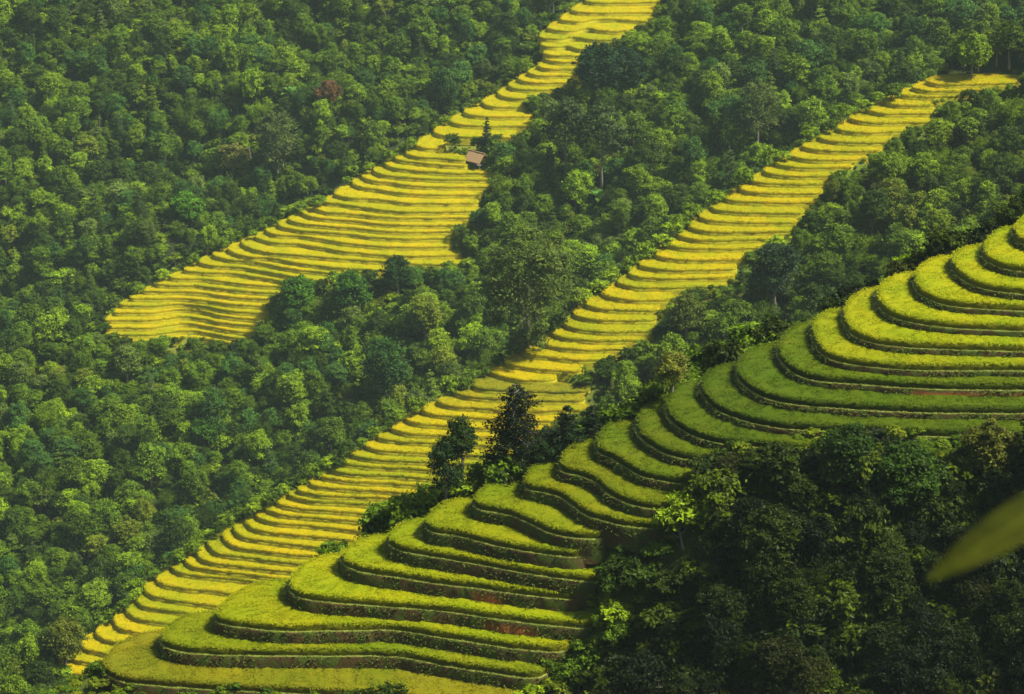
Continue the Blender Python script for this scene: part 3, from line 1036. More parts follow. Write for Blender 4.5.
HEROES = []
hero('pine_tree', 'tall dark layered pine with yellow terraces showing through its boughs', 516, 500, 118, 'pine', (.012, .020, .010), 4)
hero('broadleaf_tree', 'dark double-crowned tree, its slender upper crown, before the middle terraces', 462, 497, 84, 'tall', (.022, .045, .010), 4, zs=1.5)
hero('broadleaf_tree', 'dark oval tree leaning against the slender one before the middle terraces', 446, 497, 62, 'm4', (.018, .040, .014), 3.4, zs=1.5)
hero('conifer_tree', 'dense dark cone-shaped tree on the near crest right of the layered pine', 566, 462, 58, 'cone', (.014, .032, .012), 2.6)
hero('conifer_tree', 'smaller dark cone-shaped tree right of the dense cone-shaped one', 592, 446, 42, 'cone', (.016, .036, .012), 3)
hero('broadleaf_tree', 'dark bushy tree filling the gap right of the layered pine', 545, 484, 46, 'm3', (.018, .040, .010), 2.6)
hero('conifer_tree', 'narrow dark conifer standing beside the thatched hut', 487, 154, 36, 'column', (.020, .050, .022))
hero('broadleaf_tree', 'reddish-brown bare-looking tree in the far forest', 328, 108, 26, 'm0', (.15, .075, .04))
hero('broadleaf_tree', 'tall olive tree with a wide rounded crown in the far forest', 278, 186, 74, 'tall2', (.095, .125, .035))
hero('broadleaf_tree', 'yellowish tree left of the bare pale trunk in the far forest', 233, 184, 38, 'm1', (.15, .15, .03))
hero('broadleaf_tree', 'bright lime tree in the far forest left of the far terraces', 188, 226, 34, 'm3', (.10, .22, .008))
hero('broadleaf_tree', 'big olive tree with a tall crown above the middle terraces', 528, 350, 118, 'grand', (.080, .112, .018), zs=1.0)
hero('broadleaf_tree', 'tall thin tree with a pale bare trunk below the thatched hut', 566, 186, 86, 'tall', (.05, .075, .02))
hero('broadleaf_tree', 'second tall pale-trunked tree right of the first one below the hut', 601, 196, 88, 'tall', (.045, .07, .02))
hero('broadleaf_tree', 'dark round-headed tree at the right edge of the far terraces', 598, 108, 64, 'm6', (.016, .045, .018))
hero('broadleaf_tree', 'smaller dark tree right of the dark round-headed one', 625, 96, 46, 'm5', (.016, .042, .018))
hero('broadleaf_tree', 'grey-olive tall tree with a trunk showing above the middle terraces', 757, 158, 74, 'tall2', (.085, .115, .026))
hero('broadleaf_tree', 'pale flowering tree with straw leaves left of the near crest', 672, 402, 50, 'm2', (.17, .175, .03))
hero('broadleaf_tree', 'straw-leaved shrubby tree over the near terraces below the red bank', 985, 492, 70, 'n1', (.095, .10, .010))
hero('broadleaf_tree', 'dense dark green tree with a rounded top before the near terraces', 846, 500, 76, 'n3', (.026, .055, .005))
hero('broadleaf_tree', 'dense green tree right of the dark rounded one before the near terraces', 905, 512, 70, 'n0', (.032, .066, .005))
hero('broadleaf_tree', 'flowering yellow-tipped shrubby tree at the bottom of the middle terraces', 66, 668, 50, 'm1', (.11, .125, .012))
hero('broadleaf_tree', 'fresh green tree at the foot of the far terraces, left of two others', 300, 318, 42, 'm3', (.06, .14, .008))
hero('broadleaf_tree', 'fresh green tree at the foot of the far terraces, middle of three', 350, 318, 46, 'm5', (.05, .12, .008))
hero('broadleaf_tree', 'dark pointed tree at the foot of the far terraces, right of two', 398, 300, 44, 'm6', (.026, .06, .012))
hero('broadleaf_tree', 'olive tree with trunk showing in front of the upper middle terraces', 686, 345, 52, 'm2', (.085, .11, .014))
hero('broadleaf_tree', 'spreading dark tree at the right side of the middle terraces', 775, 320, 76, 'm4', (.02, .04, .016))
hero('broadleaf_tree', 'tall mid-green tree left of the twelfth step of the middle terraces', 385, 412, 74, 'm4', (.03, .075, .012))
hero('broadleaf_tree', 'large lit green tree in the valley left of the middle terraces', 205, 452, 34, 'm3', (.05, .12, .008))
STEMS = [(250, 172, 22, 'bare pale trunk standing in the far forest')]
for px, py, hp, lab in STEMS:
    x, y, z, d = strike(px, py)
    hh = hp * d / FPX * 1.05
    s = Shape(); s.tube([(0, 0, -.5), (.1, 0, hh * .5), (.02, .1, hh)], [.3, .26, .16], 7)
    s.tube([(.08, 0, hh * .6), (.9, .1, hh * .85)], [.12, .04], 5); s.tube([(.05, .05, hh * .75), (-.7, .1, hh * .98)], [.1, .03], 5)
    o = link('dead_tree', s.mesh('dead_tree', [M_BARK]), None, (x, y, z)); o['label'] = lab; o['category'] = 'dead tree'

# banana plants
for k, (px, py, hp, lab) in enumerate([(275, 100, 15, 'pale banana plant in the far forest left of the reddish tree'), (292, 106, 16, 'banana plant nearest the reddish tree'), (308, 112, 14, 'small banana plant below the reddish tree'),
        (598, 212, 20, 'spreading banana plant below the two pale-trunked trees'), (622, 190, 17, 'banana plant right of the two pale-trunked trees'), (612, 222, 16, 'small banana plant at the far gully below the spreading one'),
        (812, 58, 19, 'banana plant above the middle terraces, left one of the pair'), (834, 52, 20, 'banana plant above the middle terraces, right one of the pair'), (848, 44, 16, 'small banana plant above the right one of the pair'),
        (780, 84, 15, 'banana plant above the grey-olive tall tree'), (75, 126, 15, 'banana plant in the upper left forest'), (185, 530, 18, 'banana plant in the valley left of the middle terraces'), (150, 430, 17, 'banana plant below the left tip of the far terraces')]):
    x, y, z, d = strike(px, py)
    s = hp * d / FPX / 2.3
    USED[lab] = 1
    plant('banana_plant', lab, 'banana plant', f'b{k % 2}', x, y, s, lerp((.07, .15, .03), (.10, .20, .045), random.random()), 'banana plants in the forest', stem='stem', crown='leaves')

# ---- the rest of the forest grows over the slopes
S3_FRONT = [(505, 712), (540, 677), (575, 640), (604, 612), (596, 585), (620, 548), (668, 520), (690, 485), (708, 462), (728, 452), (770, 444), (815, 452), (835, 436), (880, 430), (905, 452), (960, 444), (975, 432), (1007, 424), (1060, 420)]
def img_poly(fl, front=None):
    t = [tuple(project(np.r_[B[0], z])[:2]) for (A, B), z in zip(fl.levels, fl.z)]
    e = front if front else [tuple(project(np.r_[B[-4], z])[:2]) for (A, B), z in zip(fl.levels, fl.z)]
    return np.array(e + t[::-1])


WEEDS = np.array([(500, 716), (552, 716), (600, 668), (632, 625), (668, 585), (690, 545), (712, 505), (706, 470), (640, 480), (590, 520), (560, 560), (540, 640)])
IP1, IP2, IP3 = img_poly(far), img_poly(mid), img_poly(near, S3_FRONT)


def scatter(x0, x1, y0, y1, cell, r):
    gx = np.arange(x0, x1, cell); gy = np.arange(y0, y1, cell)
    X, Y = np.meshgrid(gx, gy)
    X = X + r.uniform(-.48, .48, X.shape) * cell; Y = Y + r.uniform(-.48, .48, X.shape) * cell
    return X.ravel(), Y.ravel()


def visible_line(x, y, z, n=90):
    """does a straight sight line from the camera clear the ground?"""
    ok = np.ones(len(x), bool)
    for t in np.linspace(.12, .975, n):
        g = ground_fast(x * t, y * t)
        ok &= (z * t) > g - .3
    return ok


def grow_forest():
    r = np.random.default_rng(77)
    out = []
    # zone, x range, y range, spacing, dia range
    for zone, (x0, x1, y0, y1, cell, d0, d1) in {'near': (-10, 98, 122, 222, 2.3, 1.8, 5.6), 'mid': (-120, 150, 215, 530, 3.4, 3.0, 8.4),
                                                'far': (-160, 190, 500, 1000, 3.7, 3.0, 9.5)}.items():
        X, Y = scatter(x0, x1, y0, y1, cell, r)
        parts = np.array(ground_parts(X, Y)); top = parts.argmax(0); Z = parts.max(0)
        if zone == 'near': k = (top == 0) & (Y < F3.crest(X)) & ~((project(np.stack([X, Y, Z], -1))[0] > 955) & (project(np.stack([X, Y, Z], -1))[0] < 1150) & (project(np.stack([X, Y, Z], -1))[1] < 448))
        elif zone == 'mid': k = (top == 1) | ((top == 0) & (Y > F3.crest(X) + 9))
        else: k = (top >= 2) & (top < 4)
        px, py, f = project(np.stack([X, Y, Z], -1))
        k &= (px > (500 if zone == 'near' else -120)) & (px < W + (520 if zone == 'near' else 150)) & (py > -60) & (py < H + 75)
        k &= ~in_terraces(X, Y)
        X, Y, Z, px, py, f = (a[k] for a in (X, Y, Z, px, py, f))
        dia = d0 + (d1 - d0) * r.beta(1.3, 2.4, len(X))
        hgt = dia * r.uniform(.85, 1.5, len(X))
        # patches of low growth beside the fields
        ppm = FPX / f
        hp, wp = hgt * ppm * .93, dia * ppm
        bad = np.zeros(len(X), bool)
        for ip, pl, tol in ((IP1, far, 4), (IP2, mid, 5), (IP3, near, 4), (WEEDS, near, 2)):
            for fx, fy in ((0, 1.0), (-.33, .75), (.33, .75), (-.4, .45), (.4, .45), (0, .7), (0, .35), (0, .1)):
                bad |= in_poly(px + wp * fx, py - hp * fy + tol, ip) & (f < (262 if pl is near else (560 if pl is mid else 1e9)) )
        for (hx, hy, hh, hw, gx, gy) in HEROES:
            bad |= (np.hypot(X - gx, Y - gy) < 2.2)
            hz = hh * .9
            bad |= (Y < gy - .3) & (np.abs(px - hx) < hw * .38 + wp * .3) & (py - hp < hy - hz * .42) & (py > hy - hz)
        tallz = Z + hgt * .85
        vis = visible_line(X, Y, tallz)
        k = ~bad
        for a in zip(X[k], Y[k], Z[k], px[k], py[k], f[k], dia[k], hgt[k], vis[k]): out.append((zone,) + a)
    return out


FOREST = grow_forest()


def visible_share(items):
    """paint crowns near to far on a coarse picture to see which ones show"""
    order = np.argsort([i[6] for i in items])
    w2, h2 = W // 2, H // 2
    buf = np.full((h2, w2), -1, np.int32)
    yy, xx = np.mgrid[0:h2, 0:w2]
    masks = [(225, IP3), (480, IP2)]
    P3 = in_poly(xx * 2.0, yy * 2.0, IP3); P2 = in_poly(xx * 2.0, yy * 2.0, IP2); P1 = in_poly(xx * 2.0, yy * 2.0, IP1)
    area = np.zeros(len(items), int)
    done3 = done2 = False
    for q in order:
        it = items[q]
        if not it[9]: continue
        zone, X, Y, Z, px, py, f, dia, hgt, vis = it
        ppm = FPX / f / 2
        cx, cy = px / 2, (py / 2 - hgt * ppm * .93 * .58); rx, ry = dia * ppm * .5, hgt * ppm * .42
        x0, x1 = int(max(0, cx - rx)), int(min(w2, cx + rx + 1)); y0, y1 = int(max(0, cy - ry)), int(min(h2, cy + ry + 1))
        if x0 >= x1 or y0 >= y1: continue
        b = buf[y0:y1, x0:x1]
        m = (((xx[y0:y1, x0:x1] - cx) / rx) ** 2 + ((yy[y0:y1, x0:x1] - cy) / ry) ** 2 < 1) & (b < 0)
        if f > 205: m &= ~P3[y0:y1, x0:x1]
        if f > 500: m &= ~P2[y0:y1, x0:x1]
        b[m] = q; area[q] = m.sum()
    return area


AREA = visible_share(FOREST)


def fract(a): return a - math.floor(a)


def pick_look(zone, x, y, r):
    n = mnoise.noise(Vector((x * .03, y * .03, 2.0))) * .5 + .5
    u = r.uniform()
    if zone == 'near':
        return 'dark green' if u < .5 else 'mid green' if u < .78 else 'fresh green' if u < .95 else 'olive green'
    if zone == 'mid':
        return 'dark green' if u < .22 else 'mid green' if u < .55 else 'fresh green' if u < .8 else 'olive green' if u < .93 else 'lime green'
    u = min(.999, max(0, u * .75 + (n - .35) * .5))
    return 'bluish green' if u < .18 else 'dark green' if u < .36 else 'mid green' if u < .62 else 'fresh green' if u < .78 else 'grey-green' if u < .87 else 'olive green' if u < .95 else 'lime green'


def plant_forest():
    r = np.random.default_rng(31)
    room = 300 - len(HEROES)
    rank = np.argsort(-AREA)
    solo = set(int(q) for q in rank[:room] if AREA[q] > 8)
    rest = {'pos': [], 'tint': [], 'rot': [], 'scl': [], 'kind': []}
    dup = {}
    for q, it in enumerate(FOREST):
        zone, X, Y, Z, px, py, f, dia, hgt, vis = it
        if not vis and r.uniform() < .5 and q not in solo: pass
        look = pick_look(zone, X, Y, r)
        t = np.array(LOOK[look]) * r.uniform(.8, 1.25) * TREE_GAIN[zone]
        pk = f'n{r.integers(0, 5)}' if zone == 'near' and r.uniform() < .88 else f'm{r.choice(10, p=[.113] * 7 + [.029, .14, .04])}'
        s = dia / (DIMS[pk][0] if pk not in ('m7', 'm8', 'm9') else max(DIMS[pk][0], DIMS[pk][1] * .8)); zs = min(1.35, max(.95 if pk in ('m7', 'm8', 'm9') else .75, hgt / (DIMS[pk][1] * s)))
        rz = r.uniform(0, 6.28)
        if q in solo:
            cx, cy = px, py - hgt * FPX / f * .5
            size = 'tall' if zs > 1.02 and hgt > 6 else ('large' if dia > d_big[zone] else 'small' if dia < d_small[zone] else 'rounded')
            nm, noun, cat = {'m8': ('bamboo_clump', 'bamboo clump', 'bamboo'), 'm9': ('conifer_tree', 'conical tree', 'tree')}.get(pk, ('broadleaf_tree', 'tree', 'tree'))
            lab = unique_label(look, noun, float(cx), float(cy), size)
            o = plant(nm, lab, cat, pk, float(X), float(Y), float(s), t, None, rz, float(Z), zs=float(zs), wide=float(r.uniform(.82, 1.22)), tilt=(float(r.normal(0, .07)), float(r.normal(0, .07))))
            dup.setdefault(lab, []).append(o)
        else:
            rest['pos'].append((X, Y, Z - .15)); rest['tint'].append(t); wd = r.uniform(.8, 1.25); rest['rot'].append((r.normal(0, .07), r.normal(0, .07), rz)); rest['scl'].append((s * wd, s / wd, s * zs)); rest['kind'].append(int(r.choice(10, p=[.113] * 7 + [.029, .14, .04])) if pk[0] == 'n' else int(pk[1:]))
    for lab, os_ in dup.items():
        if len(os_) > 1:
            for o in os_: o['group'] = lab.replace(' tree ', ' trees ').replace(' clump ', ' clumps ')
        else:
            os_[0]['group'] = 'bamboo clumps of the mountain forest' if 'bamboo' in os_[0].name else 'trees of the mountain forest'
    return rest


d_big = {'near': 4.0, 'mid': 6.0, 'far': 6.6}; d_small = {'near': 3.2, 'mid': 5.0, 'far': 5.4}


def instanced(name, label, data, keys, mat):
    """a mass of plants nobody could count: one object whose points carry plants"""
    n = len(data['pos'])
    me = bpy.data.meshes.new(name); me.vertices.add(n)
    me.vertices.foreach_set('co', np.asarray(data['pos'], np.float32).ravel())
    for an, typ in (('tint', 'FLOAT_VECTOR'), ('rot', 'FLOAT_VECTOR'), ('scl', 'FLOAT_VECTOR')):
        a = me.attributes.new(an, typ, 'POINT'); a.data.foreach_set('vector', np.asarray(data[an], np.float32).ravel())
    a = me.attributes.new('kind', 'INT', 'POINT'); a.data.foreach_set('value', np.asarray(data['kind'], np.int32))
    o = link(name, me); o['kind'] = 'stuff'; o['label'] = label
    ng = bpy.data.node_groups.new(name, 'GeometryNodeTree')
    ng.interface.new_socket('Geometry', in_out='INPUT', socket_type='NodeSocketGeometry')
    ng.interface.new_socket('Geometry', in_out='OUTPUT', socket_type='NodeSocketGeometry')
    gi = ng.nodes.new('NodeGroupInput'); go = ng.nodes.new('NodeGroupOutput')
    jo = ng.nodes.new('GeometryNodeJoinGeometry')
    for k in keys[::-1]:
        oi = ng.nodes.new('GeometryNodeObjectInfo'); oi.inputs['Object'].default_value = LIB[k]; oi.inputs['As Instance'].default_value = True
        ng.links.new(oi.outputs['Geometry'], jo.inputs[0])
    ip = ng.nodes.new('GeometryNodeInstanceOnPoints'); ip.inputs['Pick Instance'].default_value = True
    def at(nm, ty):
        a = ng.nodes.new('GeometryNodeInputNamedAttribute'); a.data_type = ty; a.inputs['Name'].default_value = nm; return a.outputs['Attribute']
    ng.links.new(gi.outputs[0], ip.inputs['Points']); ng.links.new(jo.outputs[0], ip.inputs['Instance'])
    ng.links.new(at('kind', 'INT'), ip.inputs['Instance Index'])
    er = ng.nodes.new('FunctionNodeEulerToRotation'); ng.links.new(at('rot', 'FLOAT_VECTOR'), er.inputs[0])
    ng.links.new(er.outputs[0], ip.inputs['Rotation']); ng.links.new(at('scl', 'FLOAT_VECTOR'), ip.inputs['Scale'])
    ng.links.new(ip.outputs[0], go.inputs[0])
    m = o.modifiers.new('plants', 'NODES'); m.node_group = ng
    return o


TREE_GAIN = {'near': .19, 'mid': 1.0, 'far': 1.28}  # near: deep shade of the lower forest is put into the leaf colour
REST = plant_forest()
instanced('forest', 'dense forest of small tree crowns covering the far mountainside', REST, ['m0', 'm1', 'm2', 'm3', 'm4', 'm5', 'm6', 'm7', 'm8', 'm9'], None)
print('forest', len(FOREST), 'mass', len(REST['pos']))


MASK = in_terraces(*np.meshgrid(GFX, GFY)).astype(float)
for _ in range(3):
    _p = np.pad(MASK, 1, mode='edge')
    MASK = np.maximum(MASK, (_p[:-2, 1:-1] + _p[2:, 1:-1] + _p[1:-1, :-2] + _p[1:-1, 2:]) / 4)


def in_wide(x, y):
    return in_poly(x, y, WIDE[0]) | in_poly(x, y, WIDE[1]) | in_poly(x, y, WIDE[2])


def margin(x, y):
    i = np.clip(((np.asarray(x) + 230) / 1.5).round().astype(int), 0, len(GFX) - 1); j = np.clip((np.asarray(y) / 1.5).round().astype(int), 0, len(GFY) - 1)
    return MASK[j, i]


def rough_grass():
    r = np.random.default_rng(21)
    d = {'pos': [], 'tint': [], 'rot': [], 'scl': [], 'kind': []}
    for (x0, x1, y0, y1, cell) in ((-60, 62, 140, 215, .9), (-110, 130, 370, 520, 1.1), (-120, 80, 580, 730, 1.3)):
        X, Y = scatter(x0, x1, y0, y1, cell, r)
        mg = margin(X, Y); nose = (X < -27.5) & (Y > 166) & (Y < 188) & (X > -48); mg = np.where(nose, .4, mg)
        k = (mg > .015) & ~in_terraces(X, Y) & ~in_wide(X, Y)
        X, Y, mg = X[k], Y[k], mg[k]
        k = r.uniform(0, 1, len(X)) < .35 + mg * 2
        X, Y = X[k], Y[k]; Z = ground_fast(X, Y)
        for x, y, z in zip(X, Y, Z):
            s = r.uniform(.16, .42); u = r.uniform()
            t = np.array((.16, .19, .010) if u < .35 else (.11, .16, .008) if u < .75 else (.07, .12, .008)) * r.uniform(.8, 1.25)
            d['pos'].append((x, y, z - .1)); d['tint'].append(t); d['rot'].append((r.normal(0, .15), r.normal(0, .15), r.uniform(0, 6.28)))
            d['scl'].append((s * 1.3, s * 1.3, s)); d['kind'].append(int(r.integers(0, 4)))
    print('margin grass', len(d['pos']))
    instanced('grass', 'rough yellow-green grass along the edges of the terraces', d, ['s0', 's1', 's2', 's3'], None)


rough_grass()


def undergrowth():
    r = np.random.default_rng(12)
    d = {'pos': [], 'tint': [], 'rot': [], 'scl': [], 'kind': []}
    for (x0, x1, y0, y1, cell) in ((-12, 98, 126, 222, 1.5), (-120, 150, 205, 530, 2.4), (-160, 190, 500, 960, 2.4)):
        X, Y = scatter(x0, x1, y0, y1, cell, r)
        parts = np.array(ground_parts(X, Y)); Z = parts.max(0); top = parts.argmax(0)
        px, py, f = project(np.stack([X, Y, Z], -1))
        k = (px > -110) & (px < W + (480 if y0 == 126 else 140)) & (py > -30) & (py < H + 60) & ~in_terraces(X, Y) & ~in_wide(X, Y) & (top < 4)
        if y0 == 126: k &= (top == 0) & (Y < F3.crest(X) + 6)
        elif y0 == 205: k &= (top == 1) | ((top == 0) & (Y >= F3.crest(X) + 6))
        else: k &= top >= 2
        X, Y, Z, px, py, f = (a[k] for a in (X, Y, Z, px, py, f))
        # keep low growth off the sight of the fields
        bad = np.zeros(len(X), bool)
        hp = 1.5 * FPX / f
        for ip, lim in ((IP3, 262), (IP2, 560), (IP1, 1e9)):
            bad |= in_poly(px, py - hp + 3, ip) & (f < lim)
        k = visible_line(X, Y, Z + 1.5, 60) & ~bad
        px, py = px[k], py[k]
        for q, (x, y, z) in enumerate(zip(X[k], Y[k], Z[k])):
            v = r.uniform()
            t = np.array(DARK if v < .3 else MIDG if v < .6 else FRESH if v < .85 else LIME if v < .93 else OLIV) * r.uniform(.8, 1.3) * (1 if y0 != 126 else 1.0 if in_poly(np.array([px[q]]), np.array([py[q]]), WEEDS)[0] else .3)  # near undergrowth outside the weeds: forest shade painted in by a darker tint
            s = r.uniform(.7, 1.5) * (1.25 if y0 == 500 else 1)
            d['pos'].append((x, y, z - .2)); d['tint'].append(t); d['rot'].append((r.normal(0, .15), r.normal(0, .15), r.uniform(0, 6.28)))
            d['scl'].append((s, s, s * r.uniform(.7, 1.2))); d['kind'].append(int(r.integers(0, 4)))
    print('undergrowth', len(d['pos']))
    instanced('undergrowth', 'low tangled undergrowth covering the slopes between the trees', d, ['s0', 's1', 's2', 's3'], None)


undergrowth()


# ---- bushes one can tell apart along the edges of the fields
def shrub_row():
    r = np.random.default_rng(3)
    spots = []
    for k in range(2, len(MID), 1):                        # hedge along the crest of the middle hill
        (x, y) = MID[k][0]
        if r.uniform() < .8: spots.append((x - r.uniform(2, 8), y + r.uniform(0, 5), r.uniform(9, 17), mid, 'behind'))
    for k in range(14, len(FAR), 2):
        (x, y) = FAR[k][0]
        spots.append((x - r.uniform(2, 7), y + r.uniform(0, 3), r.uniform(6, 10), far, 'behind'))
    for x, y, h in ((372, 533, 15), (384, 528, 22), (396, 522, 26), (408, 517, 24), (420, 514, 22), (436, 508, 22), (450, 503, 20), (466, 499, 26), (480, 495, 20), (492, 490, 30), (506, 487, 34), (520, 482, 26), (556, 460, 22), (580, 452, 24), (606, 436, 26), (622, 428, 26), (640, 418, 22), (655, 408, 22), (332, 551, 13), (326, 553, 9), (690, 386, 22), (712, 372, 22), (730, 362, 24), (760, 346, 24), (780, 336, 20)):
        spots.append((x, y, h, near, 'crest'))
    for (x, y, h) in ((608, 560, 14), (622, 556, 18), (640, 548, 17), (600, 600, 14), (612, 590, 16), (630, 575, 20), (650, 560, 18), (592, 618, 15), (578, 636, 18), (604, 628, 22), (560, 656, 20), (548, 668, 16), (580, 662, 22), (660, 536, 16), (676, 528, 18), (640, 600, 22), (618, 646, 24)):
        spots.append((x, y, h, near, 'front'))
    for x in range(104, 250, 9):
        spots.append((x + r.uniform(-3, 3), 350 + r.uniform(-1, 6) - (5 if 170 < x < 200 else 0), r.uniform(7, 11), far, 'foot'))
    for k, (x, y, h, fl, mode) in enumerate(spots):
        if mode in ('front', 'foot'):
            X, Y, Z, D = strike(x, y)
        else:
            lv = min(range(len(fl.z)), key=lambda i: np.hypot(*(project(np.r_[fl.levels[i][1][0], fl.z[i]])[:2] - np.array([x, y]))) if True else 0)
            q = on_level(x, y, fl.z[lv]); X, Y = float(q[0]), float(q[1]) + (4.4 if mode == 'crest' else 1.2)
            Z = float(ground(np.array([X]), np.array([Y]))[0]); D = project((X, Y, Z))[2]
        pb = project((X, Y, Z))
        top_wanted = y - h
        s = max(.35, (pb[1] - top_wanted) * D / FPX / .93 / 2.0)
        s = min(s, 3.2 if mode == 'crest' else 1.5)
        look = ['fresh green', 'mid green', 'lime green' if mode != 'front' else 'mid green', 'fresh green' if mode != 'front' else 'dark green', 'dark green'][int(r.integers(0, 5))] if mode != 'crest' else ['mid green', 'mid green', 'fresh green'][int(r.integers(0, 3))]
        t = np.array(LOOK[look]) * r.uniform(.9, 1.25)
        lab = unique_label(look, 'shrub', x, y - h / 2, 'tall' if s > 1.3 else 'low' if s < .7 else 'rounded')
        grp = {'behind': 'bushes along the outer edges of the terraces', 'crest': 'bushes behind the near crest', 'front': 'bushes on the slope right of the near terraces', 'foot': 'bushes along the bottom of the far terraces'}[mode]
        plant('shrub', lab, 'shrub', f's{k % 4}', X, Y, float(s), t, grp, None, Z, stem='stem', crown='foliage')


shrub_row()

# ------------------------------------------------------------------ field hut
def mat_thatch():
    m, nt, out = new_mat('thatch')
    pos = nt.nodes.new('ShaderNodeTexCoord').outputs['Object']
    mp = nt.nodes.new('ShaderNodeMapping'); mp.inputs['Scale'].default_value = (14, 2, 2)
    nt.links.new(pos, mp.inputs['Vector'])
    n = noise_n(nt, 2.0, 4, .7, mp.outputs[0])
    c = mixc(nt, n, (.20, .12, .05), (.46, .29, .13))
    p = nd(nt, 'ShaderNodeBsdfPrincipled'); p.inputs['Roughness'].default_value = .9
    b = nd(nt, 'ShaderNodeBump'); b.inputs['Strength'].default_value = .7; b.inputs['Distance'].default_value = .06
    nt.links.new(n, b.inputs['Height']); nt.links.new(b.outputs[0], p.inputs['Normal'])
    nt.links.new(c, p.inputs['Base Color']); nt.links.new(p.outputs[0], out.inputs['Surface'])
    return m


def build_hut():
    x, y, z, d = strike(477, 165)
    M_T = mat_thatch()
    t = thing('field_hut', 'small thatched field hut on the far hill beside the narrow conifer', 'hut', (x, y, z), None, R(-38))
    t.scale = (.98, .98, .98)
    Lx, wy, eh, rh = 4.6, 4.0, 1.2, 3.1
    r = np.random.default_rng(4)
    s = Shape()
    for sg in (-1, 1):
        rows = []
        for v in np.linspace(0, 1, 5):
            rows.append([(u, sg * (wy / 2) * v, rh - (rh - eh) * v + r.normal(0, .03)) for u in np.linspace(-Lx / 2, Lx / 2, 9)])
        G = np.array(rows)
        s.grid(G, 0, flip=sg < 0); s.grid(G - np.array([0, 0, .18]), 0, flip=sg > 0)
        e = np.array([G[-1], G[-1] - np.array([0, 0, .18])]); s.grid(e, 0)
        for c in (0, -1): s.grid(np.array([G[:, c], G[:, c] - np.array([0, 0, .18])]), 0)
    roof = link('roof', s.mesh('roof', [M_T]), t)
    s = Shape(); s.tube([(-Lx / 2 - .05, 0, rh + .04), (Lx / 2 + .05, 0, rh + .04)], [.13, .13], 8)
    link('ridge_cap', s.mesh('ridge_cap', [M_T]), roof)
    for sx in (-1, 1):
        for sy in (-1, 1):
            s = Shape(); s.tube([(sx * 1.7, sy * 1.25, -.6), (sx * 1.7, sy * 1.25, eh + .2)], [.09, .08], 7)
            link('post', s.mesh('post', [M_BARK]), t)
    s = Shape(); s.box((0, .0, .35), (3.5, 2.6, .12)); link('platform', s.mesh('platform', [M_BARK]), t)
    s = Shape(); s.box((0, 1.2, .85), (3.3, .07, .9)); s.box((-1.62, 0, .85), (.07, 2.3, .9)); link('woven_wall', s.mesh('woven_wall', [M_T]), t)


build_hut()

# ------------------------------------------------------------------ sapling beside the camera, one leaf reaching into view
def build_sapling():
    dist = 5.0
    def at(px, py, dd=dist): return sight(px, py) * dd / (CP * CP + SP * SP)
    m, nt, out = new_mat('young_leaf')
    pos = nt.nodes.new('ShaderNodeNewGeometry').outputs['Position']
    n = noise_n(nt, 22, 4, .7, pos)
    col = mixc(nt, ramp(nt, n, .3, .7), (.04, .05, .003), (.10, .115, .006))
    col = mixc(nt, var_attr(nt), col, mixc(nt, 1.0, col, (1.7, 1.6, 1.5), 'MULTIPLY'))
    leafy(nt, out, col, .45, .5, .2)
    gx, gy = 1.22, 5.05
    g = float(ground(np.array([gx]), np.array([gy]))[0])
    t = thing('sapling', 'out-of-focus yellow-green leaf of a sapling reaching in at the right edge', 'sapling', (gx, gy - .1, g))
    base = np.array([gx, gy - .1, g])
    top = at(1150, 380); 
    s = Shape(); s.tube([(0, 0, -.3), (.02, 0, (top[2] - g) * .5), tuple(top - base)], [.02, .014, .006], 8)
    link('stem', s.mesh('stem', [M_BARK]), t)
    def leaf(A, B, wid, nrm):
        A, B = np.array(A), np.array(B); ax = B - A; L = np.linalg.norm(ax); ax /= L
        sd = np.cross(nrm, ax); sd /= np.linalg.norm(sd); up = np.cross(ax, sd)
        rows = []
        for u in np.linspace(0, 1, 14):
            w = wid * .5 * (math.sin(math.pi * u ** .8) ** .75) + .0005
            c = A + ax * L * u + up * (-.10 * L * (u - .5) ** 2)
            rows.append([c + sd * w * q + up * abs(q) * w * .25 for q in (-1, -.55, -.07, .07, .55, 1)])
        s = Shape(); s.grid(np.array(rows) - base, 0, np.tile([0, 0, 1, 0, 0], 13)); return s
    cam_dir = -sight(980, 540)
    nrm = cam_dir / np.linalg.norm(cam_dir) + np.array([.2, .1, .35])
    A, B = at(1092, 476), at(926, 580)
    link('leaf', leaf(A, B, .072, nrm).mesh('leaf', [m]), t)
    s = Shape(); q = np.array(at(1135, 444)); s.tube([tuple(q - base), tuple(A - base + np.array([0, 0, .01])), ], [.005, .003], 6); link('leaf_stalk', s.mesh('leaf_stalk', [M_BARK]), t)
    for a, b in (((1140, 400), (1260, 330)), ((1150, 385), (1100, 250)), ((1146, 470), (1270, 500))):
        link('leaf', leaf(at(*a), at(*b), .08, nrm).mesh('leaf', [m]), t)


build_sapling()

# ------------------------------------------------------------------ camera, light, air
cam = bpy.data.cameras.new('camera'); co = bpy.data.objects.new('camera', cam); COL.objects.link(co)
cam.sensor_width = 36; cam.sensor_fit = 'HORIZONTAL'; cam.angle = HFOV
co.location = (0, 0, 0); co.rotation_euler = (math.pi / 2 - PITCH, 0, 0)
cam.clip_start = .1; cam.clip_end = 5000
cam.dof.use_dof = True; cam.dof.focus_distance = 300; cam.dof.aperture_fstop = 5.0
scene.camera = co

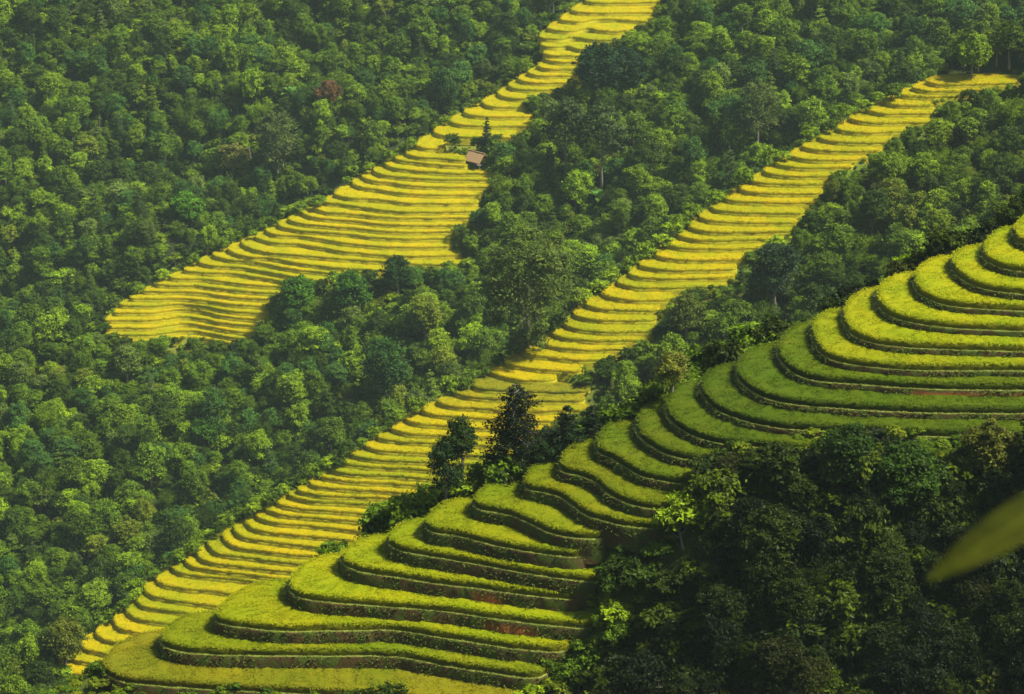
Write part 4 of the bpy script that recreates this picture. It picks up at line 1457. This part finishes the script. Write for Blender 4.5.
to_sun = Vector(SUN_DIR).normalized()
sun = bpy.data.lights.new('sun', 'SUN'); so = bpy.data.objects.new('sun', sun); COL.objects.link(so)
sun.energy = SUN; sun.angle = R(SUN_ANGLE); sun.color = (1.0, .93, .8)
so.rotation_euler = to_sun.to_track_quat('Z', 'Y').to_euler()
so.location = (0, 300, 200)

w = bpy.data.worlds.new('World'); scene.world = w; w.use_nodes = True
nt = w.node_tree; nt.nodes.clear()
sky = nt.nodes.new('ShaderNodeTexSky'); sky.sky_type = 'NISHITA'; sky.sun_disc = False
sky.sun_elevation = math.asin(to_sun.z); sky.sun_rotation = math.atan2(to_sun.x, to_sun.y)
sky.dust_density = 2.0
bg = nt.nodes.new('ShaderNodeBackground'); bg.inputs['Strength'].default_value = SKY
wo = nt.nodes.new('ShaderNodeOutputWorld')
nt.links.new(sky.outputs[0], bg.inputs[0]); nt.links.new(bg.outputs[0], wo.inputs[0])

if HAZE > 0:
    zs = [v.z for v in (bpy.data.objects['ground'].bound_box and [Vector(c) for c in bpy.data.objects['ground'].bound_box])]
    s = Shape()
    lo, hi = min(zs) - 1.0, max(max(zs), 0) + 25
    s.box((0, 730, (lo + hi) / 2), (860, 1560, hi - lo))
    m, nt, out = new_mat('haze_air')
    pv = nt.nodes.new('ShaderNodeVolumePrincipled')
    pv.inputs['Color'].default_value = HAZE_COL
    pv.inputs['Density'].default_value = HAZE
    pv.inputs['Anisotropy'].default_value = .2
    nt.links.new(pv.outputs[0], out.inputs['Volume'])
    o = link('haze', s.mesh('haze', [m])); o['kind'] = 'stuff'; o['label'] = 'thin blue haze over the valley'

vs = scene.view_settings
scene.display_settings.display_device = 'sRGB'
vs.view_transform = 'Standard'; vs.look = 'None'; vs.gamma = 1; vs.exposure = EXPOSURE
vs.use_curve_mapping = False
c = scene.cycles
c.max_bounces = 5; c.diffuse_bounces = 3; c.glossy_bounces = 2; c.transmission_bounces = 3; c.volume_bounces = 0; c.transparent_max_bounces = 4
c.use_denoising = DENOISE
c.volume_max_steps = 64
